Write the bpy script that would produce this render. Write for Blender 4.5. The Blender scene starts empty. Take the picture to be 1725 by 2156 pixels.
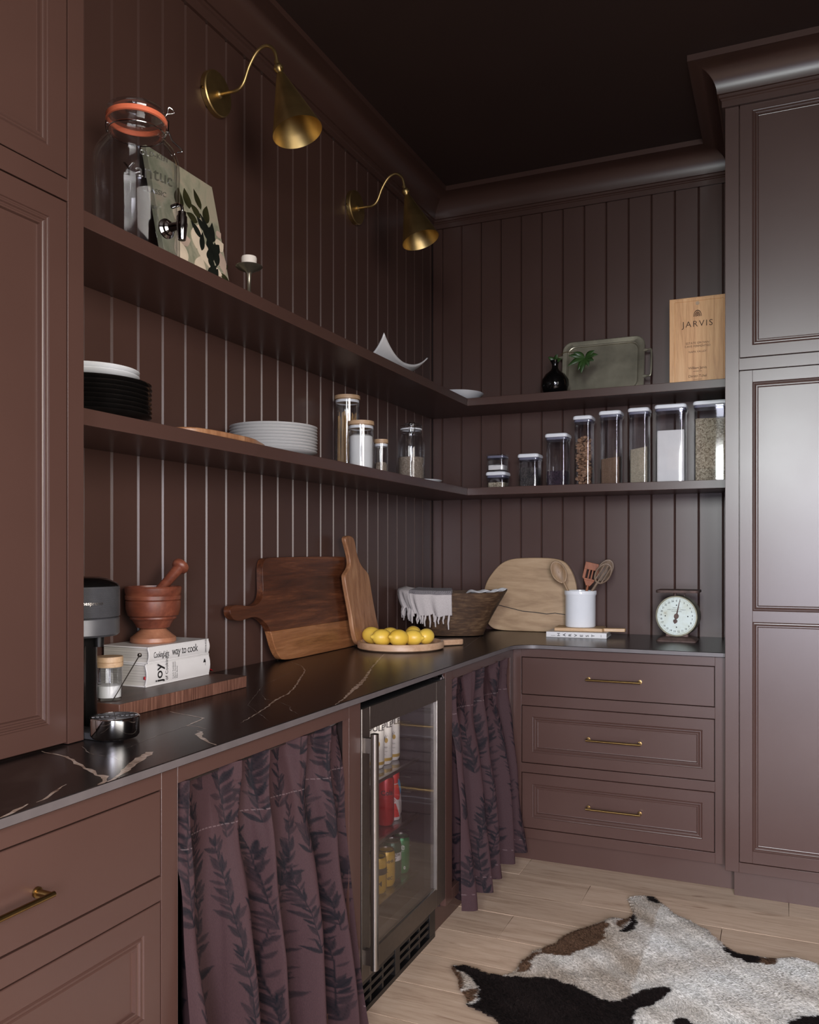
import bpy, bmesh, math, random
import numpy as np
from math import sin, cos, pi, radians, sqrt, atan2
from mathutils import Vector, Matrix
random.seed(7); rng = np.random.default_rng(5)
SC = bpy.context.scene; COL = SC.collection
# ------------------------------------------------------------------ camera
cd = bpy.data.cameras.new('camera'); cam = bpy.data.objects.new('camera', cd); COL.objects.link(cam)
cam.location = (1.66, -4.08, 1.29); cam.rotation_euler = (radians(90), 0, radians(23.67))
cd.sensor_fit = 'HORIZONTAL'; cd.sensor_width = 36; cd.lens = 36*1797/1725; cd.shift_y = 88/1725
cd.clip_start = .05; cd.clip_end = 60
SC.camera = cam
# ------------------------------------------------------------------ world, lights, exposure
W = bpy.data.worlds.new('world'); SC.world = W; W.use_nodes = True
W.node_tree.nodes['Background'].inputs[0].default_value = (.75, .85, 1, 1)
W.node_tree.nodes['Background'].inputs[1].default_value = .3
SC.view_settings.view_transform = 'Standard'; SC.view_settings.look = 'None'
SC.view_settings.exposure = 0; SC.view_settings.gamma = 1; SC.view_settings.use_curve_mapping = False
def area(name, loc, target, sx, sy, power, color, spread=180):
    l = bpy.data.lights.new(name, 'AREA'); l.shape = 'RECTANGLE'; l.size = sx; l.size_y = sy
    l.energy = power; l.color = color; l.spread = radians(spread)
    o = bpy.data.objects.new(name, l); COL.objects.link(o); o.location = loc
    d = Vector(target)-Vector(loc); o.rotation_euler = d.to_track_quat('-Z', 'Y').to_euler()
    return o
area('window_daylight', (1.64, -6.25, 2.40), (1.64, 0, .40), .95, 1.15, 41, (.92, .98, .98), 75)
area('low_blue_fill', (1.66, -6.25, .95), (1.6, 0, .4), .9, .9, 8, (.80, .82, 1.0), 80)  # added bluish fill for the lower cabinet fronts, not a known window
area('floor_fill', (2.70, -6.20, 1.35), (1.25, -1.1, -.15), .75, 1.8, 38, (.90, .87, 1.0), 62)  # added fill that lifts floor, rug and drawers; no door known there
area('side_opening_daylight', (3.12, -4.30, 1.75), (0, -4.20, 1.45), 2.4, 1.9, 96, (1.0, .93, .87), 118)
# ------------------------------------------------------------------ materials
def lin(r, g, b):
    f = lambda c: (c/255/12.92) if c/255 <= .04045 else ((c/255+.055)/1.055)**2.4
    return (f(r), f(g), f(b), 1)
MATS = {}
class N:
    def __init__(s, name):
        s.m = bpy.data.materials.new(name); s.m.use_nodes = True; s.t = s.m.node_tree; s.n = s.t.nodes; s.l = s.t.links
        s.b = s.n['Principled BSDF']; MATS[name] = s.m
    def new(s, t, **kw):
        n = s.n.new(t)
        for k, v in kw.items(): setattr(n, k, v)
        return n
    def set(s, **kw):
        for k, v in kw.items():
            k = k.replace('_', ' ')
            if k in s.b.inputs: s.b.inputs[k].default_value = v
        return s
    def coord(s, scale=(1, 1, 1), kind='Object', rot=(0, 0, 0)):
        tc = s.new('ShaderNodeTexCoord'); mp = s.new('ShaderNodeMapping'); mp.inputs['Scale'].default_value = scale; mp.inputs['Rotation'].default_value = rot
        s.l.new(tc.outputs[kind], mp.inputs[0]); return mp.outputs[0]
    def noise(s, co, scale, detail=4, rough=.5, dist=0):
        n = s.new('ShaderNodeTexNoise'); n.inputs['Scale'].default_value = scale; n.inputs['Detail'].default_value = detail
        n.inputs['Roughness'].default_value = rough; n.inputs['Distortion'].default_value = dist
        if co is not None: s.l.new(co, n.inputs[0])
        return n.outputs[0]
    def ramp(s, fac, stops):
        r = s.new('ShaderNodeValToRGB'); e = r.color_ramp.elements
        while len(e) < len(stops): e.new(.5)
        for i, (p, c) in enumerate(stops): e[i].position = p; e[i].color = c
        s.l.new(fac, r.inputs[0]); return r.outputs[0]
    def bump(s, h, strength, dist=.001):
        b = s.new('ShaderNodeBump'); b.inputs['Strength'].default_value = strength; b.inputs['Distance'].default_value = dist
        s.l.new(h, b.inputs['Height']); s.l.new(b.outputs[0], s.b.inputs['Normal'])
    def mix(s, fac, a, b, mode='MIX'):
        m = s.new('ShaderNodeMix', data_type='RGBA', blend_type=mode)
        for i, v in ((0, fac), (6, a), (7, b)):
            if hasattr(v, 'links'): s.l.new(v, m.inputs[i])
            else: m.inputs[i].default_value = v
        return m.outputs[2]
    def color(s, c): s.l.new(c, s.b.inputs['Base Color'])
def plain(name, rgb, rough=.5, metal=0, var=.08, scale=30, bump=0, **kw):
    m = N(name); c = lin(*rgb); co = m.coord()
    n = m.noise(co, scale)
    d = tuple(max(0, x*(1-var)) for x in c[:3])+(1,); u = tuple(x*(1+var) for x in c[:3])+(1,)
    m.color(m.ramp(n, [(.3, d), (.7, u)])); m.set(Roughness=rough, Metallic=metal, **kw)
    if bump: m.bump(n, bump)
    return m.m
def paint(name, rgb, rough=.34):
    m = N(name); co = m.coord((1, 1, 1)); c = lin(*rgb)
    n = m.noise(co, 3, 3); d = tuple(x*.95 for x in c[:3])+(1,); u = tuple(x*1.05 for x in c[:3])+(1,)
    m.color(m.ramp(n, [(.3, d), (.7, u)])); m.set(Roughness=rough)
    g = m.noise(m.coord((60, 60, 4)), 8, 3); m.bump(g, .10, .0006)
    r = m.new('ShaderNodeMapRange'); m.l.new(n, r.inputs[0]); r.inputs[3].default_value = rough-.03; r.inputs[4].default_value = rough+.05
    m.l.new(r.outputs[0], m.b.inputs['Roughness'])
    return m.m
def wood(name, cols, axis='x', scale=6, rough=.45, stretch=14, bump=.15, dist=1.2, tone=None):
    m = N(name); sc = {'x': (1, stretch, stretch), 'y': (stretch, 1, stretch), 'z': (stretch, stretch, 1)}[axis]
    co = m.coord(sc)
    a = m.noise(co, scale*.35, 5, .6, dist); b = m.noise(co, scale*2.2, 6, .7, .3)
    mx = m.mix(.35, a, b)
    k = len(cols); st = [(.30+.42*i/(k-1), lin(*c)) for i, c in enumerate(cols)]
    c = m.ramp(mx, st)
    m.color(c); m.set(Roughness=rough); m.bump(b, bump, .0008)
    return m.m
M_paint = paint('brown_satin_paint', (70, 49, 43), .31)
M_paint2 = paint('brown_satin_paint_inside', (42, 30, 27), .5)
M_ceil = paint('brown_ceiling_paint', (54, 38, 34), .6)
M_brass = plain('aged_brass', (190, 164, 112), .40, 1, .12, 25)
M_brass2 = plain('dark_aged_brass', (140, 114, 72), .3, 1, .12, 40)
M_steel = plain('brushed_steel', (150, 144, 138), .3, 1, .05, 60)
M_dsteel = plain('dark_steel', (122, 115, 108), .42, 1, .05, 60)
M_chrome = plain('chrome', (200, 200, 200), .08, 1, .02)
M_black = plain('black_plastic', (14, 13, 13), .35, 0, .1)
M_gblack = plain('gloss_black', (10, 9, 9), .08, 0, .1)
M_gun = plain('gunmetal', (84, 84, 87), .38, .45, .1)
M_white = plain('white_porcelain', (222, 224, 226), .14, 0, .01)
M_plate = plain('white_dinner_porcelain', (196, 196, 196), .16, 0, .01)
M_matwhite = plain('white_matte_ceramic', (205, 205, 205), .4, 0, .02)
M_blackplate = plain('black_stoneware', (20, 18, 17), .18, 0, .2)
M_lid = plain('white_plastic', (226, 228, 232), .35, 0, .02)
M_seal = plain('grey_silicone', (104, 104, 122), .4, 0, .05)
M_wax = plain('white_wax', (224, 216, 206), .5, 0, .03)
M_pewter = plain('worn_pewter', (146, 140, 122), .34, .6, .3, 9)
M_rust = plain('rusty_iron', (84, 66, 60), .65, .3, .35, 40, .4)
M_rim = plain('dull_tin', (126, 122, 104), .45, .7, .25, 40)
M_ink = plain('black_ink', (22, 20, 20), .6)
M_inkb = plain('brown_ink', (74, 46, 26), .7)
M_red = plain('red_ribbon', (170, 22, 32), .5)
M_orange = plain('coral_rubber', (226, 118, 84), .45)
M_gasket = plain('dark_gasket', (18, 17, 18), .5)
M_rubber = M_gasket
M_paper = N('book_paper'); 
_c = M_paper.coord((1, 1, 260)); M_paper.color(M_paper.ramp(M_paper.noise(_c, 2, 2), [(.3, lin(150, 146, 140)), (.7, lin(196, 192, 184))])); M_paper.set(Roughness=.8); M_paper = M_paper.m
M_cover = plain('white_book_cover', (206, 204, 202), .35, 0, .02)
M_lemon = N('lemon_skin'); _n = M_lemon.noise(M_lemon.coord(), 9, 2); _f = M_lemon.noise(M_lemon.coord(), 320, 2)
M_lemon.color(M_lemon.ramp(_n, [(.3, lin(222, 178, 60)), (.7, lin(240, 206, 92))])); M_lemon.set(Roughness=.36); M_lemon.bump(_f, .35, .001); M_lemon = M_lemon.m
M_walnut = wood('acacia_dark', [(40, 20, 12), (80, 44, 27), (126, 76, 48)], 'y', 5, .32)
M_walnutl = wood('acacia_sapwood', [(92, 56, 34), (140, 92, 58), (176, 126, 86)], 'y', 5, .34)
M_teak = wood('teak_mid', [(104, 66, 42), (150, 106, 74), (184, 142, 106)], 'z', 5, .4)
M_ash = wood('pale_elm', [(132, 104, 76), (166, 138, 106), (186, 160, 128)], 'x', 4, .5, 7, .15, 2)
M_platter = wood('pale_acacia', [(150, 112, 82), (190, 154, 124), (206, 176, 146)], 'x', 5, .42, 7)
M_cedar = wood('red_mortar_wood', [(66, 30, 20), (108, 58, 42), (142, 86, 62)], 'x', 6, .38, 5)
M_cedarl = wood('light_mortar_wood', [(120, 76, 54), (156, 106, 80), (178, 130, 100)], 'x', 6, .4, 5)
M_beech = wood('beech_lid', [(150, 122, 92), (178, 148, 116), (196, 168, 136)], 'x', 8, .5)
M_pine = wood('pine_box', [(176, 122, 76), (214, 162, 110), (232, 186, 136)], 'z', 7, .5, 18, .1, .8)
M_block = wood('block_top', [(52, 36, 30), (72, 52, 44), (88, 64, 52)], 'y', 5, .42)
M_blocke = N('block_end_grain'); _n = M_blocke.noise(M_blocke.coord((3, 90, 3)), 3, 4)
M_blocke.color(M_blocke.ramp(_n, [(.3, lin(74, 46, 36)), (.55, lin(104, 70, 57)), (.7, lin(130, 94, 78))])); M_blocke.set(Roughness=.5); M_blocke = M_blocke.m
M_spoon1 = wood('olive_wood', [(104, 80, 54), (140, 112, 82), (160, 134, 100)], 'z', 8, .5)
M_spoon2 = wood('red_wood', [(96, 50, 28), (132, 74, 44), (150, 90, 56)], 'z', 8, .5)
M_spoon3 = wood('grey_wood', [(84, 66, 52), (116, 96, 78), (138, 116, 96)], 'z', 8, .5)
M_dough = N('old_bowl_wood'); _a = M_dough.noise(M_dough.coord((1, 1, 1.6)), 7, 7, .65, 1.2); _b = M_dough.noise(M_dough.coord((1, 1, 5)), 26, 5)
M_dough.color(M_dough.ramp(M_dough.mix(.4, _a, _b), [(.32, lin(36, 24, 16)), (.5, lin(74, 52, 34)), (.62, lin(104, 80, 56)), (.72, lin(138, 114, 88))])); M_dough.set(Roughness=.6); M_dough.bump(_b, .5, .002); M_dough = M_dough.m
# floor oak, each plank picks its own tone
m = N('oak_floor'); co = m.coord((1, 11, 11)); a = m.noise(co, 2.2, 6, .6, 1.6); b = m.noise(co, 12, 6, .7, .5)
oi = m.new('ShaderNodeObjectInfo'); base = m.ramp(m.mix(.4, a, b), [(.3, lin(160, 134, 112)), (.5, lin(196, 171, 148)), (.72, lin(214, 192, 170))])
tone = m.ramp(oi.outputs['Random'], [(0, (.84, .82, .80, 1)), (1, (1.02, 1, .98, 1))])
kn = m.noise(m.coord((1.6, 9, 9)), 2.6, 3, .5, .6); kr = m.ramp(kn, [(.66, (1, 1, 1, 1)), (.74, (.62, .55, .5, 1))])
m.color(m.mix(1.0, m.mix(1.0, base, tone, 'MULTIPLY'), kr, 'MULTIPLY')); m.set(Roughness=.48); m.bump(b, .15, .0008); M_floor = m.m
# dark stone
m = N('dark_stone'); co = m.coord(); a = m.noise(co, 3.2, 8, .62, 1.5); b = m.noise(co, 22, 6, .6, .4)
m.color(m.ramp(m.mix(.3, a, b), [(.34, lin(18, 15, 15)), (.55, lin(30, 25, 24)), (.7, lin(48, 41, 38))])); m.set(Roughness=.27, **{'Specular IOR Level': .33}); m.bump(b, .03, .0005); M_stone = m.m
M_stone_edge = plain('stone_edge', (84, 78, 78), .4, 0, .08)
m = N('stone_vein'); a = m.noise(m.coord(), 40, 5, .7)
m.color(m.ramp(a, [(.3, lin(98, 80, 70)), (.5, lin(160, 140, 126)), (.7, lin(196, 184, 174))])); m.set(Roughness=.26); M_vein = m.m
m = N('fine_vein'); a = m.noise(m.coord(), 30, 5, .7)
m.color(m.ramp(a, [(.35, lin(52, 45, 42)), (.55, lin(110, 100, 94)), (.7, lin(150, 140, 132))])); m.set(Roughness=.26); M_vein2 = m.m
def glass(name, tint=(.93, .94, .95), amt=1.0, ior=1.45, f0=.05):
    m = N(name); m.n.remove(m.b)
    tr = m.new('ShaderNodeBsdfTransparent'); tr.inputs[0].default_value = (*tint, 1)
    gl = m.new('ShaderNodeBsdfGlossy'); gl.inputs['Roughness'].default_value = .06; gl.inputs[0].default_value = (1, 1, 1, 1)
    lw = m.new('ShaderNodeLayerWeight'); lw.inputs[0].default_value = .5
    pw_ = m.new('ShaderNodeMath', operation='POWER'); pw_.inputs[1].default_value = 4.2; m.l.new(lw.outputs['Facing'], pw_.inputs[0])
    fr = m.new('ShaderNodeMath', operation='MULTIPLY_ADD'); fr.inputs[1].default_value = .8; fr.inputs[2].default_value = f0*ior/1.45; m.l.new(pw_.outputs[0], fr.inputs[0])
    nz = m.noise(m.coord(), 14, 2); mu = m.new('ShaderNodeMath', operation='MULTIPLY_ADD'); mu.inputs[1].default_value = .05*amt; m.l.new(nz, mu.inputs[0])
    m.l.new(fr.outputs[0], mu.inputs[2])
    mx = m.new('ShaderNodeMixShader'); m.l.new(mu.outputs[0], mx.inputs[0]); m.l.new(tr.outputs[0], mx.inputs[1]); m.l.new(gl.outputs[0], mx.inputs[2])
    m.l.new(mx.outputs[0], m.n['Material Output'].inputs[0]); return m.m
M_glass = glass('clear_glass'); M_glass2 = glass('thin_clear_glass', f0=.012, amt=.3); M_emb = glass('embossed_glass', f0=.22, amt=2); M_plas = glass('clear_plastic', (.94, .94, .95), f0=.036); M_pane = glass('fridge_glass', (.80, .79, .80), .6, 1.5)
M_clearshelf = glass('shelf_glass', (.80, .84, .86), 3)
def attr_mat(name, rough, sheen=0, bump=0, bscale=700, stretch=(1, 1, 1)):
    m = N(name); at = m.new('ShaderNodeAttribute'); at.attribute_name = 'col'; w = m.noise(m.coord(stretch), bscale, 2)
    m.color(m.mix(1.0, at.outputs[0], m.ramp(w, [(.3, (.82, .82, .82, 1)), (.7, (1.1, 1.1, 1.1, 1))]), 'MULTIPLY')); m.set(Roughness=rough)
    if sheen: m.set(**{'Sheen Weight': sheen})
    if bump: m.bump(w, bump, .0005)
    return m.m
M_curt = attr_mat('printed_curtain_linen', .75, 0, .3, 500, (1, 3, .4)); M_curt.node_tree.nodes['Principled BSDF'].inputs['Specular IOR Level'].default_value = .2
M_fur = attr_mat('cowhide_hair', .65, 0)
def granular(name, cols, scale, rough=.8, bump=.6):
    m = N(name); v = m.new('ShaderNodeTexVoronoi'); v.inputs['Scale'].default_value = scale; m.l.new(m.coord(), v.inputs[0])
    r = m.new('ShaderNodeSeparateColor'); m.l.new(v.outputs['Color'], r.inputs[0])
    k = len(cols); m.color(m.ramp(r.outputs[0], [(i/(k-1), lin(*c)) for i, c in enumerate(cols)])); m.set(Roughness=rough); m.bump(v.outputs['Distance'], bump, .004)
    return m.m
M_flour = plain('white_powder', (236, 234, 230), .9, 0, .04, 20, .3)
M_sand = granular('brown_sugar_grain', [(108, 84, 66), (132, 106, 84)], 500)
M_oat = granular('oats', [(120, 108, 88), (176, 164, 140), (206, 196, 172)], 220)
M_rice = granular('pale_grain', [(150, 140, 120), (186, 176, 152)], 420)
M_beans = granular('dark_beans', [(30, 20, 30), (62, 44, 58)], 170)
M_seed = granular('dark_seeds', [(30, 28, 30), (86, 80, 76)], 300)
M_couscous = granular('couscous', [(130, 114, 98), (182, 164, 144)], 320)
M_cereal = plain('cereal_flake', (158, 122, 94), .8, 0, .3, 30, .3)
M_pasta = plain('spaghetti', (196, 150, 84), .5, 0, .15, 60)
M_leaf = plain('green_leaf', (42, 66, 28), .4, 0, .3, 20)
M_stem = plain('brown_stem', (80, 64, 36), .6)
M_canvas = N('painted_canvas'); _a = M_canvas.noise(M_canvas.coord(), 7, 5, .6, 1.5)
M_canvas.color(M_canvas.ramp(_a, [(.35, lin(128, 130, 108)), (.5, lin(160, 156, 134)), (.65, lin(176, 160, 140))])); M_canvas.set(Roughness=.6); M_canvas.bump(_a, .5, .003); M_canvas = M_canvas.m
M_pl = [plain('leaf_paint', (44, 44, 22), .5, 0, .5, 18), plain('dark_leaf_paint', (22, 26, 20), .5, 0, .4, 18), plain('petal_paint', (226, 208, 184), .5, 0, .12, 18), plain('pink_petal_paint', (190, 166, 150), .5, 0, .12, 18), plain('mauve_paint', (120, 98, 92), .5, 0, .3, 18)]
m = N('towel_cotton'); w = m.noise(m.coord(), 400, 2); m.color(m.ramp(w, [(.3, lin(176, 168, 164)), (.7, lin(198, 191, 188))])); m.set(Roughness=.9); m.bump(w, .4, .001); M_towel = m.m
m = N('towel_stripe'); v = m.new('ShaderNodeTexChecker'); v.inputs['Scale'].default_value = 420; m.l.new(m.coord(), v.inputs[0]); v.inputs[1].default_value = lin(150, 144, 144); v.inputs[2].default_value = lin(48, 44, 48)
m.color(v.outputs[0]); m.set(Roughness=.9); M_stripe = m.m
m = N('dial_enamel'); a = m.noise(m.coord(), 16, 5, .6); m.color(m.ramp(a, [(.42, lin(202, 212, 206)), (.62, lin(190, 196, 182)), (.76, lin(130, 104, 70))])); m.set(Roughness=.35); M_dial = m.m
# ------------------------------------------------------------------ mesh helpers
ORG = {}
class MB:
    def __init__(s): s.v = []; s.f = []; s.mi = []; s.cm = 0
    def add(s, vs, fs):
        o = len(s.v); s.v += [tuple(p) for p in vs]; s.f += [tuple(i+o for i in f) for f in fs]; s.mi += [s.cm]*len(fs); return s
    def box(s, x0, x1, y0, y1, z0, z1):
        vs = [(x, y, z) for x in (x0, x1) for y in (y0, y1) for z in (z0, z1)]
        return s.add(vs, [(0, 1, 3, 2), (4, 6, 7, 5), (0, 4, 5, 1), (2, 3, 7, 6), (0, 2, 6, 4), (1, 5, 7, 3)])
    def prism(s, poly, fn, w0, w1):
        n = len(poly); vs = [fn(a, b, w0) for a, b in poly]+[fn(a, b, w1) for a, b in poly]
        return s.add(vs, [tuple(range(n))[::-1], tuple(range(n, 2*n))]+[(i, (i+1) % n, n+(i+1) % n, n+i) for i in range(n)])
    def lathe(s, prof, seg=40, c=(0, 0, 0), M=None, sx=1, sy=1):
        n = len(prof); vs = []
        for k in range(seg):
            a = 2*pi*k/seg
            for r, z in prof:
                p = Vector((r*cos(a)*sx, r*sin(a)*sy, z))
                if M: p = M @ p
                vs.append((p.x+c[0], p.y+c[1], p.z+c[2]))
        fs = []
        for k in range(seg):
            j = (k+1) % seg
            for i in range(n-1): fs.append((k*n+i, j*n+i, j*n+i+1, k*n+i+1))
        if prof[0][0] > 1e-6 and prof[0] != prof[-1]: fs.append(tuple(k*n for k in range(seg))[::-1])
        if prof[-1][0] > 1e-6 and prof[0] != prof[-1]: fs.append(tuple(k*n+n-1 for k in range(seg)))
        return s.add(vs, fs)
    def tube(s, pts, r, seg=10, closed=False, cap=True):
        pts = [Vector(p) for p in pts]; n = len(pts); vs = []; R = r if isinstance(r, (list, tuple)) else [r]*n
        up = Vector((0, 0, 1)); prev = None
        for i, p in enumerate(pts):
            if closed: t = pts[(i+1) % n]-pts[i-1]
            else: t = pts[min(i+1, n-1)]-pts[max(i-1, 0)]
            t.normalize()
            if prev is None:
                u = t.orthogonal().normalized()
            else:
                u = (prev-t*prev.dot(t)).normalized()
            prev = u; w = t.cross(u)
            for k in range(seg):
                a = 2*pi*k/seg; q = p+(u*cos(a)+w*sin(a))*R[i]; vs.append(tuple(q))
        fs = []
        m = n if closed else n-1
        for i in range(m):
            j = (i+1) % n
            for k in range(seg): fs.append((i*seg+k, i*seg+(k+1) % seg, j*seg+(k+1) % seg, j*seg+k))
        if cap and not closed: fs += [tuple(range(seg))[::-1], tuple(range((n-1)*seg, n*seg))]
        return s.add(vs, fs)
    def grid(s, nu, nv, fn, closeu=False):
        vs = [fn(i/(nu if closeu else nu-1), j/(nv-1)) for i in range(nu) for j in range(nv)]
        fs = [(i*nv+j, ((i+1) % nu)*nv+j, ((i+1) % nu)*nv+j+1, i*nv+j+1) for i in range(nu if closeu else nu-1) for j in range(nv-1)]
        return s.add(vs, fs)
    def rings(s, fn, u0, u1, v0, v1, rings):
        vs = []; fs = []
        for ins, w in rings:
            a, b, c, d = u0+ins, u1-ins, v0+ins, v1-ins
            vs += [fn(a, c, w), fn(b, c, w), fn(b, d, w), fn(a, d, w)]
        for k in range(len(rings)-1):
            for i in range(4):
                j = (i+1) % 4; fs.append((k*4+i, k*4+j, k*4+4+j, k*4+4+i))
        n = len(rings)-1; fs += [(n*4, n*4+1, n*4+2, n*4+3), (3, 2, 1, 0)]
        return s.add(vs, fs)
    def build(s, name, mat, parent=None, bevel=0, smooth=35, local=False, seg=2, mats=None, sub=0, solid=0, recalc=True):
        me = bpy.data.meshes.new(name); o = (0, 0, 0)
        if parent is not None and not local: o = ORG.get(parent.name, (0, 0, 0))
        vs = [(x-o[0], y-o[1], z-o[2]) for x, y, z in s.v]
        me.from_pydata(vs, [], s.f); me.validate()
        if recalc:
            bm = bmesh.new(); bm.from_mesh(me); bmesh.ops.recalc_face_normals(bm, faces=bm.faces); bm.to_mesh(me); bm.free()
        for mm in ([mat]+(mats or [])): me.materials.append(mm)
        if mats and len(s.mi) == len(me.polygons):
            me.polygons.foreach_set('material_index', s.mi)
        ob = bpy.data.objects.new(name, me); COL.objects.link(ob)
        if parent is not None:
            ob.parent = parent; ORG[ob.name] = ORG.get(parent.name, (0, 0, 0))
        if smooth:
            me.shade_smooth(); me.set_sharp_from_angle(angle=radians(smooth))
        if solid:
            m = ob.modifiers.new('solid', 'SOLIDIFY'); m.thickness = solid; m.offset = 0
        if bevel:
            m = ob.modifiers.new('bevel', 'BEVEL'); m.width = bevel; m.segments = seg; m.limit_method = 'ANGLE'; m.angle_limit = radians(40); m.harden_normals = False
        if sub:
            m = ob.modifiers.new('sub', 'SUBSURF'); m.levels = sub; m.render_levels = sub
        return ob
def tag(o, label=None, cat=None, group=None, kind=None):
    if label: o['label'] = label
    if cat: o['category'] = cat
    if group: o['group'] = group
    if kind: o['kind'] = kind
    return o
def thing(name, label, cat, loc=(0, 0, 0), group=None, rz=0):
    o = bpy.data.objects.new(name, None); COL.objects.link(o); o.location = loc; o.rotation_euler = (0, 0, rz); o.empty_display_size = .05
    ORG[o.name] = tuple(loc); return tag(o, label, cat, group)
def struct(name, mb, mat, **kw):
    o = mb.build(name, mat, **kw); o['kind'] = 'structure'; return o
def copy_tree(o, loc, label=None, parent=None):
    c = o.copy(); COL.objects.link(c)
    if parent is None: c.location = loc
    else: c.parent = parent
    if label: c['label'] = label
    for ch in list(o.children): copy_tree(ch, None, None, c)
    return c
def LX(x0): return lambda u, v, w: (x0+w, u, v)      # left-hand faces, looking +x
def BY(y0): return lambda u, v, w: (u, y0-w, v)      # back faces, looking -y
def text(s, size, ax='LEFT', ay='BOTTOM_BASELINE', ext=0.0, spacing=1.0, bold=0):
    c = bpy.data.curves.new('t', 'FONT'); c.body = s; c.size = size; c.align_x = ax; c.align_y = ay; c.extrude = ext; c.space_character = spacing; c.offset = bold; c.resolution_u = 3
    o = bpy.data.objects.new('t', c); COL.objects.link(o)
    dg = bpy.context.evaluated_depsgraph_get(); me = bpy.data.meshes.new_from_object(o.evaluated_get(dg))
    vs = [tuple(v.co) for v in me.vertices]; fs = [tuple(p.vertices) for p in me.polygons]
    bpy.data.objects.remove(o); bpy.data.curves.remove(c); bpy.data.meshes.remove(me); return vs, fs
def put_text(mb, s, size, fn, **kw):                 # fn(u,v,w) -> point
    vs, fs = text(s, size, **kw); mb.add([fn(*p) for p in vs], fs)
def rrect(x0, x1, y0, y1, r, n=6):
    P = []
    for cx, cy, a0 in ((x1-r, y1-r, 0), (x0+r, y1-r, 90), (x0+r, y0+r, 180), (x1-r, y0+r, 270)):
        for i in range(n+1):
            a = radians(a0+90*i/n); P.append((cx+r*cos(a), cy+r*sin(a)))
    return P
def smoothpoly(P, it=2):
    for _ in range(it):
        Q = []
        for i in range(len(P)):
            a = P[i]; b = P[(i+1) % len(P)]; Q += [(a[0]*.75+b[0]*.25, a[1]*.75+b[1]*.25), (a[0]*.25+b[0]*.75, a[1]*.25+b[1]*.75)]
        P = Q
    return P
def bez(P, n=24):
    out = []; m = len(P)
    Q = [Vector(p) for p in P]; Q = [Q[0]*2-Q[1]]+Q+[Q[-1]*2-Q[-2]]
    for i in range(1, len(Q)-2):
        for k in range(n):
            t = k/n; a, b, c, d = Q[i-1:i+3]
            out.append(.5*((2*b)+(c-a)*t+(2*a-5*b+4*c-d)*t*t+(3*b-a-3*c+d)*t**3))
    out.append(Q[-2]); return out
# ------------------------------------------------------------------ room shell
CZ = 3.117; XR = 2.62; YF = -6.35
struct('floor', MB().box(-.1, 3.3, YF, .1, -.1, -.012), plain('subfloor', (60, 48, 40), .8))
FL = bpy.data.objects['floor']
pw = .195
joints = {1: [.685, 1.678], 2: [.973, 2.3], 3: [1.466], 4: [.779, 2.1], 5: [1.62], 6: [1.05, 2.4]}
for r in range(30):
    y1 = -.56-pw*(r-1)+.0; y0 = y1-pw
    if y0 < -6.2: break
    xs = [-.05]+joints.get(r, [random.uniform(.3, 1.2), random.uniform(1.9, 2.6)])+[3.25]
    for a, b in zip(xs, xs[1:]):
        MB().box(a+.0008, b-.0008, y0+.0008, y1-.0008, -.012, random.uniform(-.0008, 0)).build('floor_plank', M_floor, FL, bevel=.0005, seg=1)
CE = struct('ceiling', MB().box(-.1, 3.3, YF, .1, CZ, CZ+.08), M_ceil)
WL = struct('wall_left', MB().box(-.1, -.016, YF, .1, 0, CZ), M_paint2)
WB = struct('wall_back', MB().box(-.016, XR+.05, .016, .1, 0, CZ), M_paint2)
def board(a, b, fn, z0, z1, name, par):
    c = .0052; d = .0055; t = .016
    prof = [(a+.0006, -t), (a+.0006, -d), (a+c, 0), (b-c, 0), (b-.0006, -d), (b-.0006, -t)]
    mb = MB(); mb.prism(prof, lambda u, w, z: fn(u, z, w), z0, z1); return mb.build(name, M_paint, par, smooth=20)
g0 = -2.294-.1031*5
ys = [g0+.1031*k for k in range(28)]; ys = [y for y in ys if y < -.02]
ys = ys+[0]
for a, b in zip(ys, ys[1:]): board(a, b, LX(0), .90, 2.965, 'board', WL)
xs = [.264+.1043*k for k in range(-2, 12)]; xs = [0]+xs+[1.515]
for a, b in zip(xs, xs[1:]): board(a, b, BY(0), .90, 2.965, 'board', WB)
# crown: swept round the room with mitres
path = [(.372, -6.2), (.372, -2.77), (0, -2.77), (0, 0), (1.46, 0), (1.46, -.682), (XR, -.682)]
prof = [(0, 2.955), (.011, 2.955), (.011, 2.978), (.015, 2.981), (.015, 2.985), (.021, 2.988), (.021, 2.998), (.027, 3.0)]
for i in range(9):
    t = i/8; a = t*pi/2; prof.append((.027+.086*(1-cos(a)), 3.0+.093*sin(a)))
prof += [(.117, 3.094), (.124, 3.094), (.124, CZ), (0, CZ)]
def sweep(path, prof):
    mb = MB(); n = len(prof); vs = []
    for i, p in enumerate(path):
        def nrm(a, b):
            d = Vector((b[0]-a[0], b[1]-a[1])).normalized(); return Vector((d.y, -d.x))
        if i == 0: m = nrm(path[0], path[1])
        elif i == len(path)-1: m = nrm(path[-2], path[-1])
        else:
            n1 = nrm(path[i-1], p); n2 = nrm(p, path[i+1]); m = (n1+n2)/(1+n1.dot(n2))
        vs += [(p[0]+m.x*o, p[1]+m.y*o, z) for o, z in prof]
    fs = [(i*n+k, i*n+(k+1) % n, (i+1)*n+(k+1) % n, (i+1)*n+k) for i in range(len(path)-1) for k in range(n)]
    fs += [tuple(range(n)), tuple(range((len(path)-1)*n, len(path)*n))[::-1]]
    return mb.add(vs, fs)
struct('trim_1', sweep(path, prof), M_paint, smooth=28)
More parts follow.
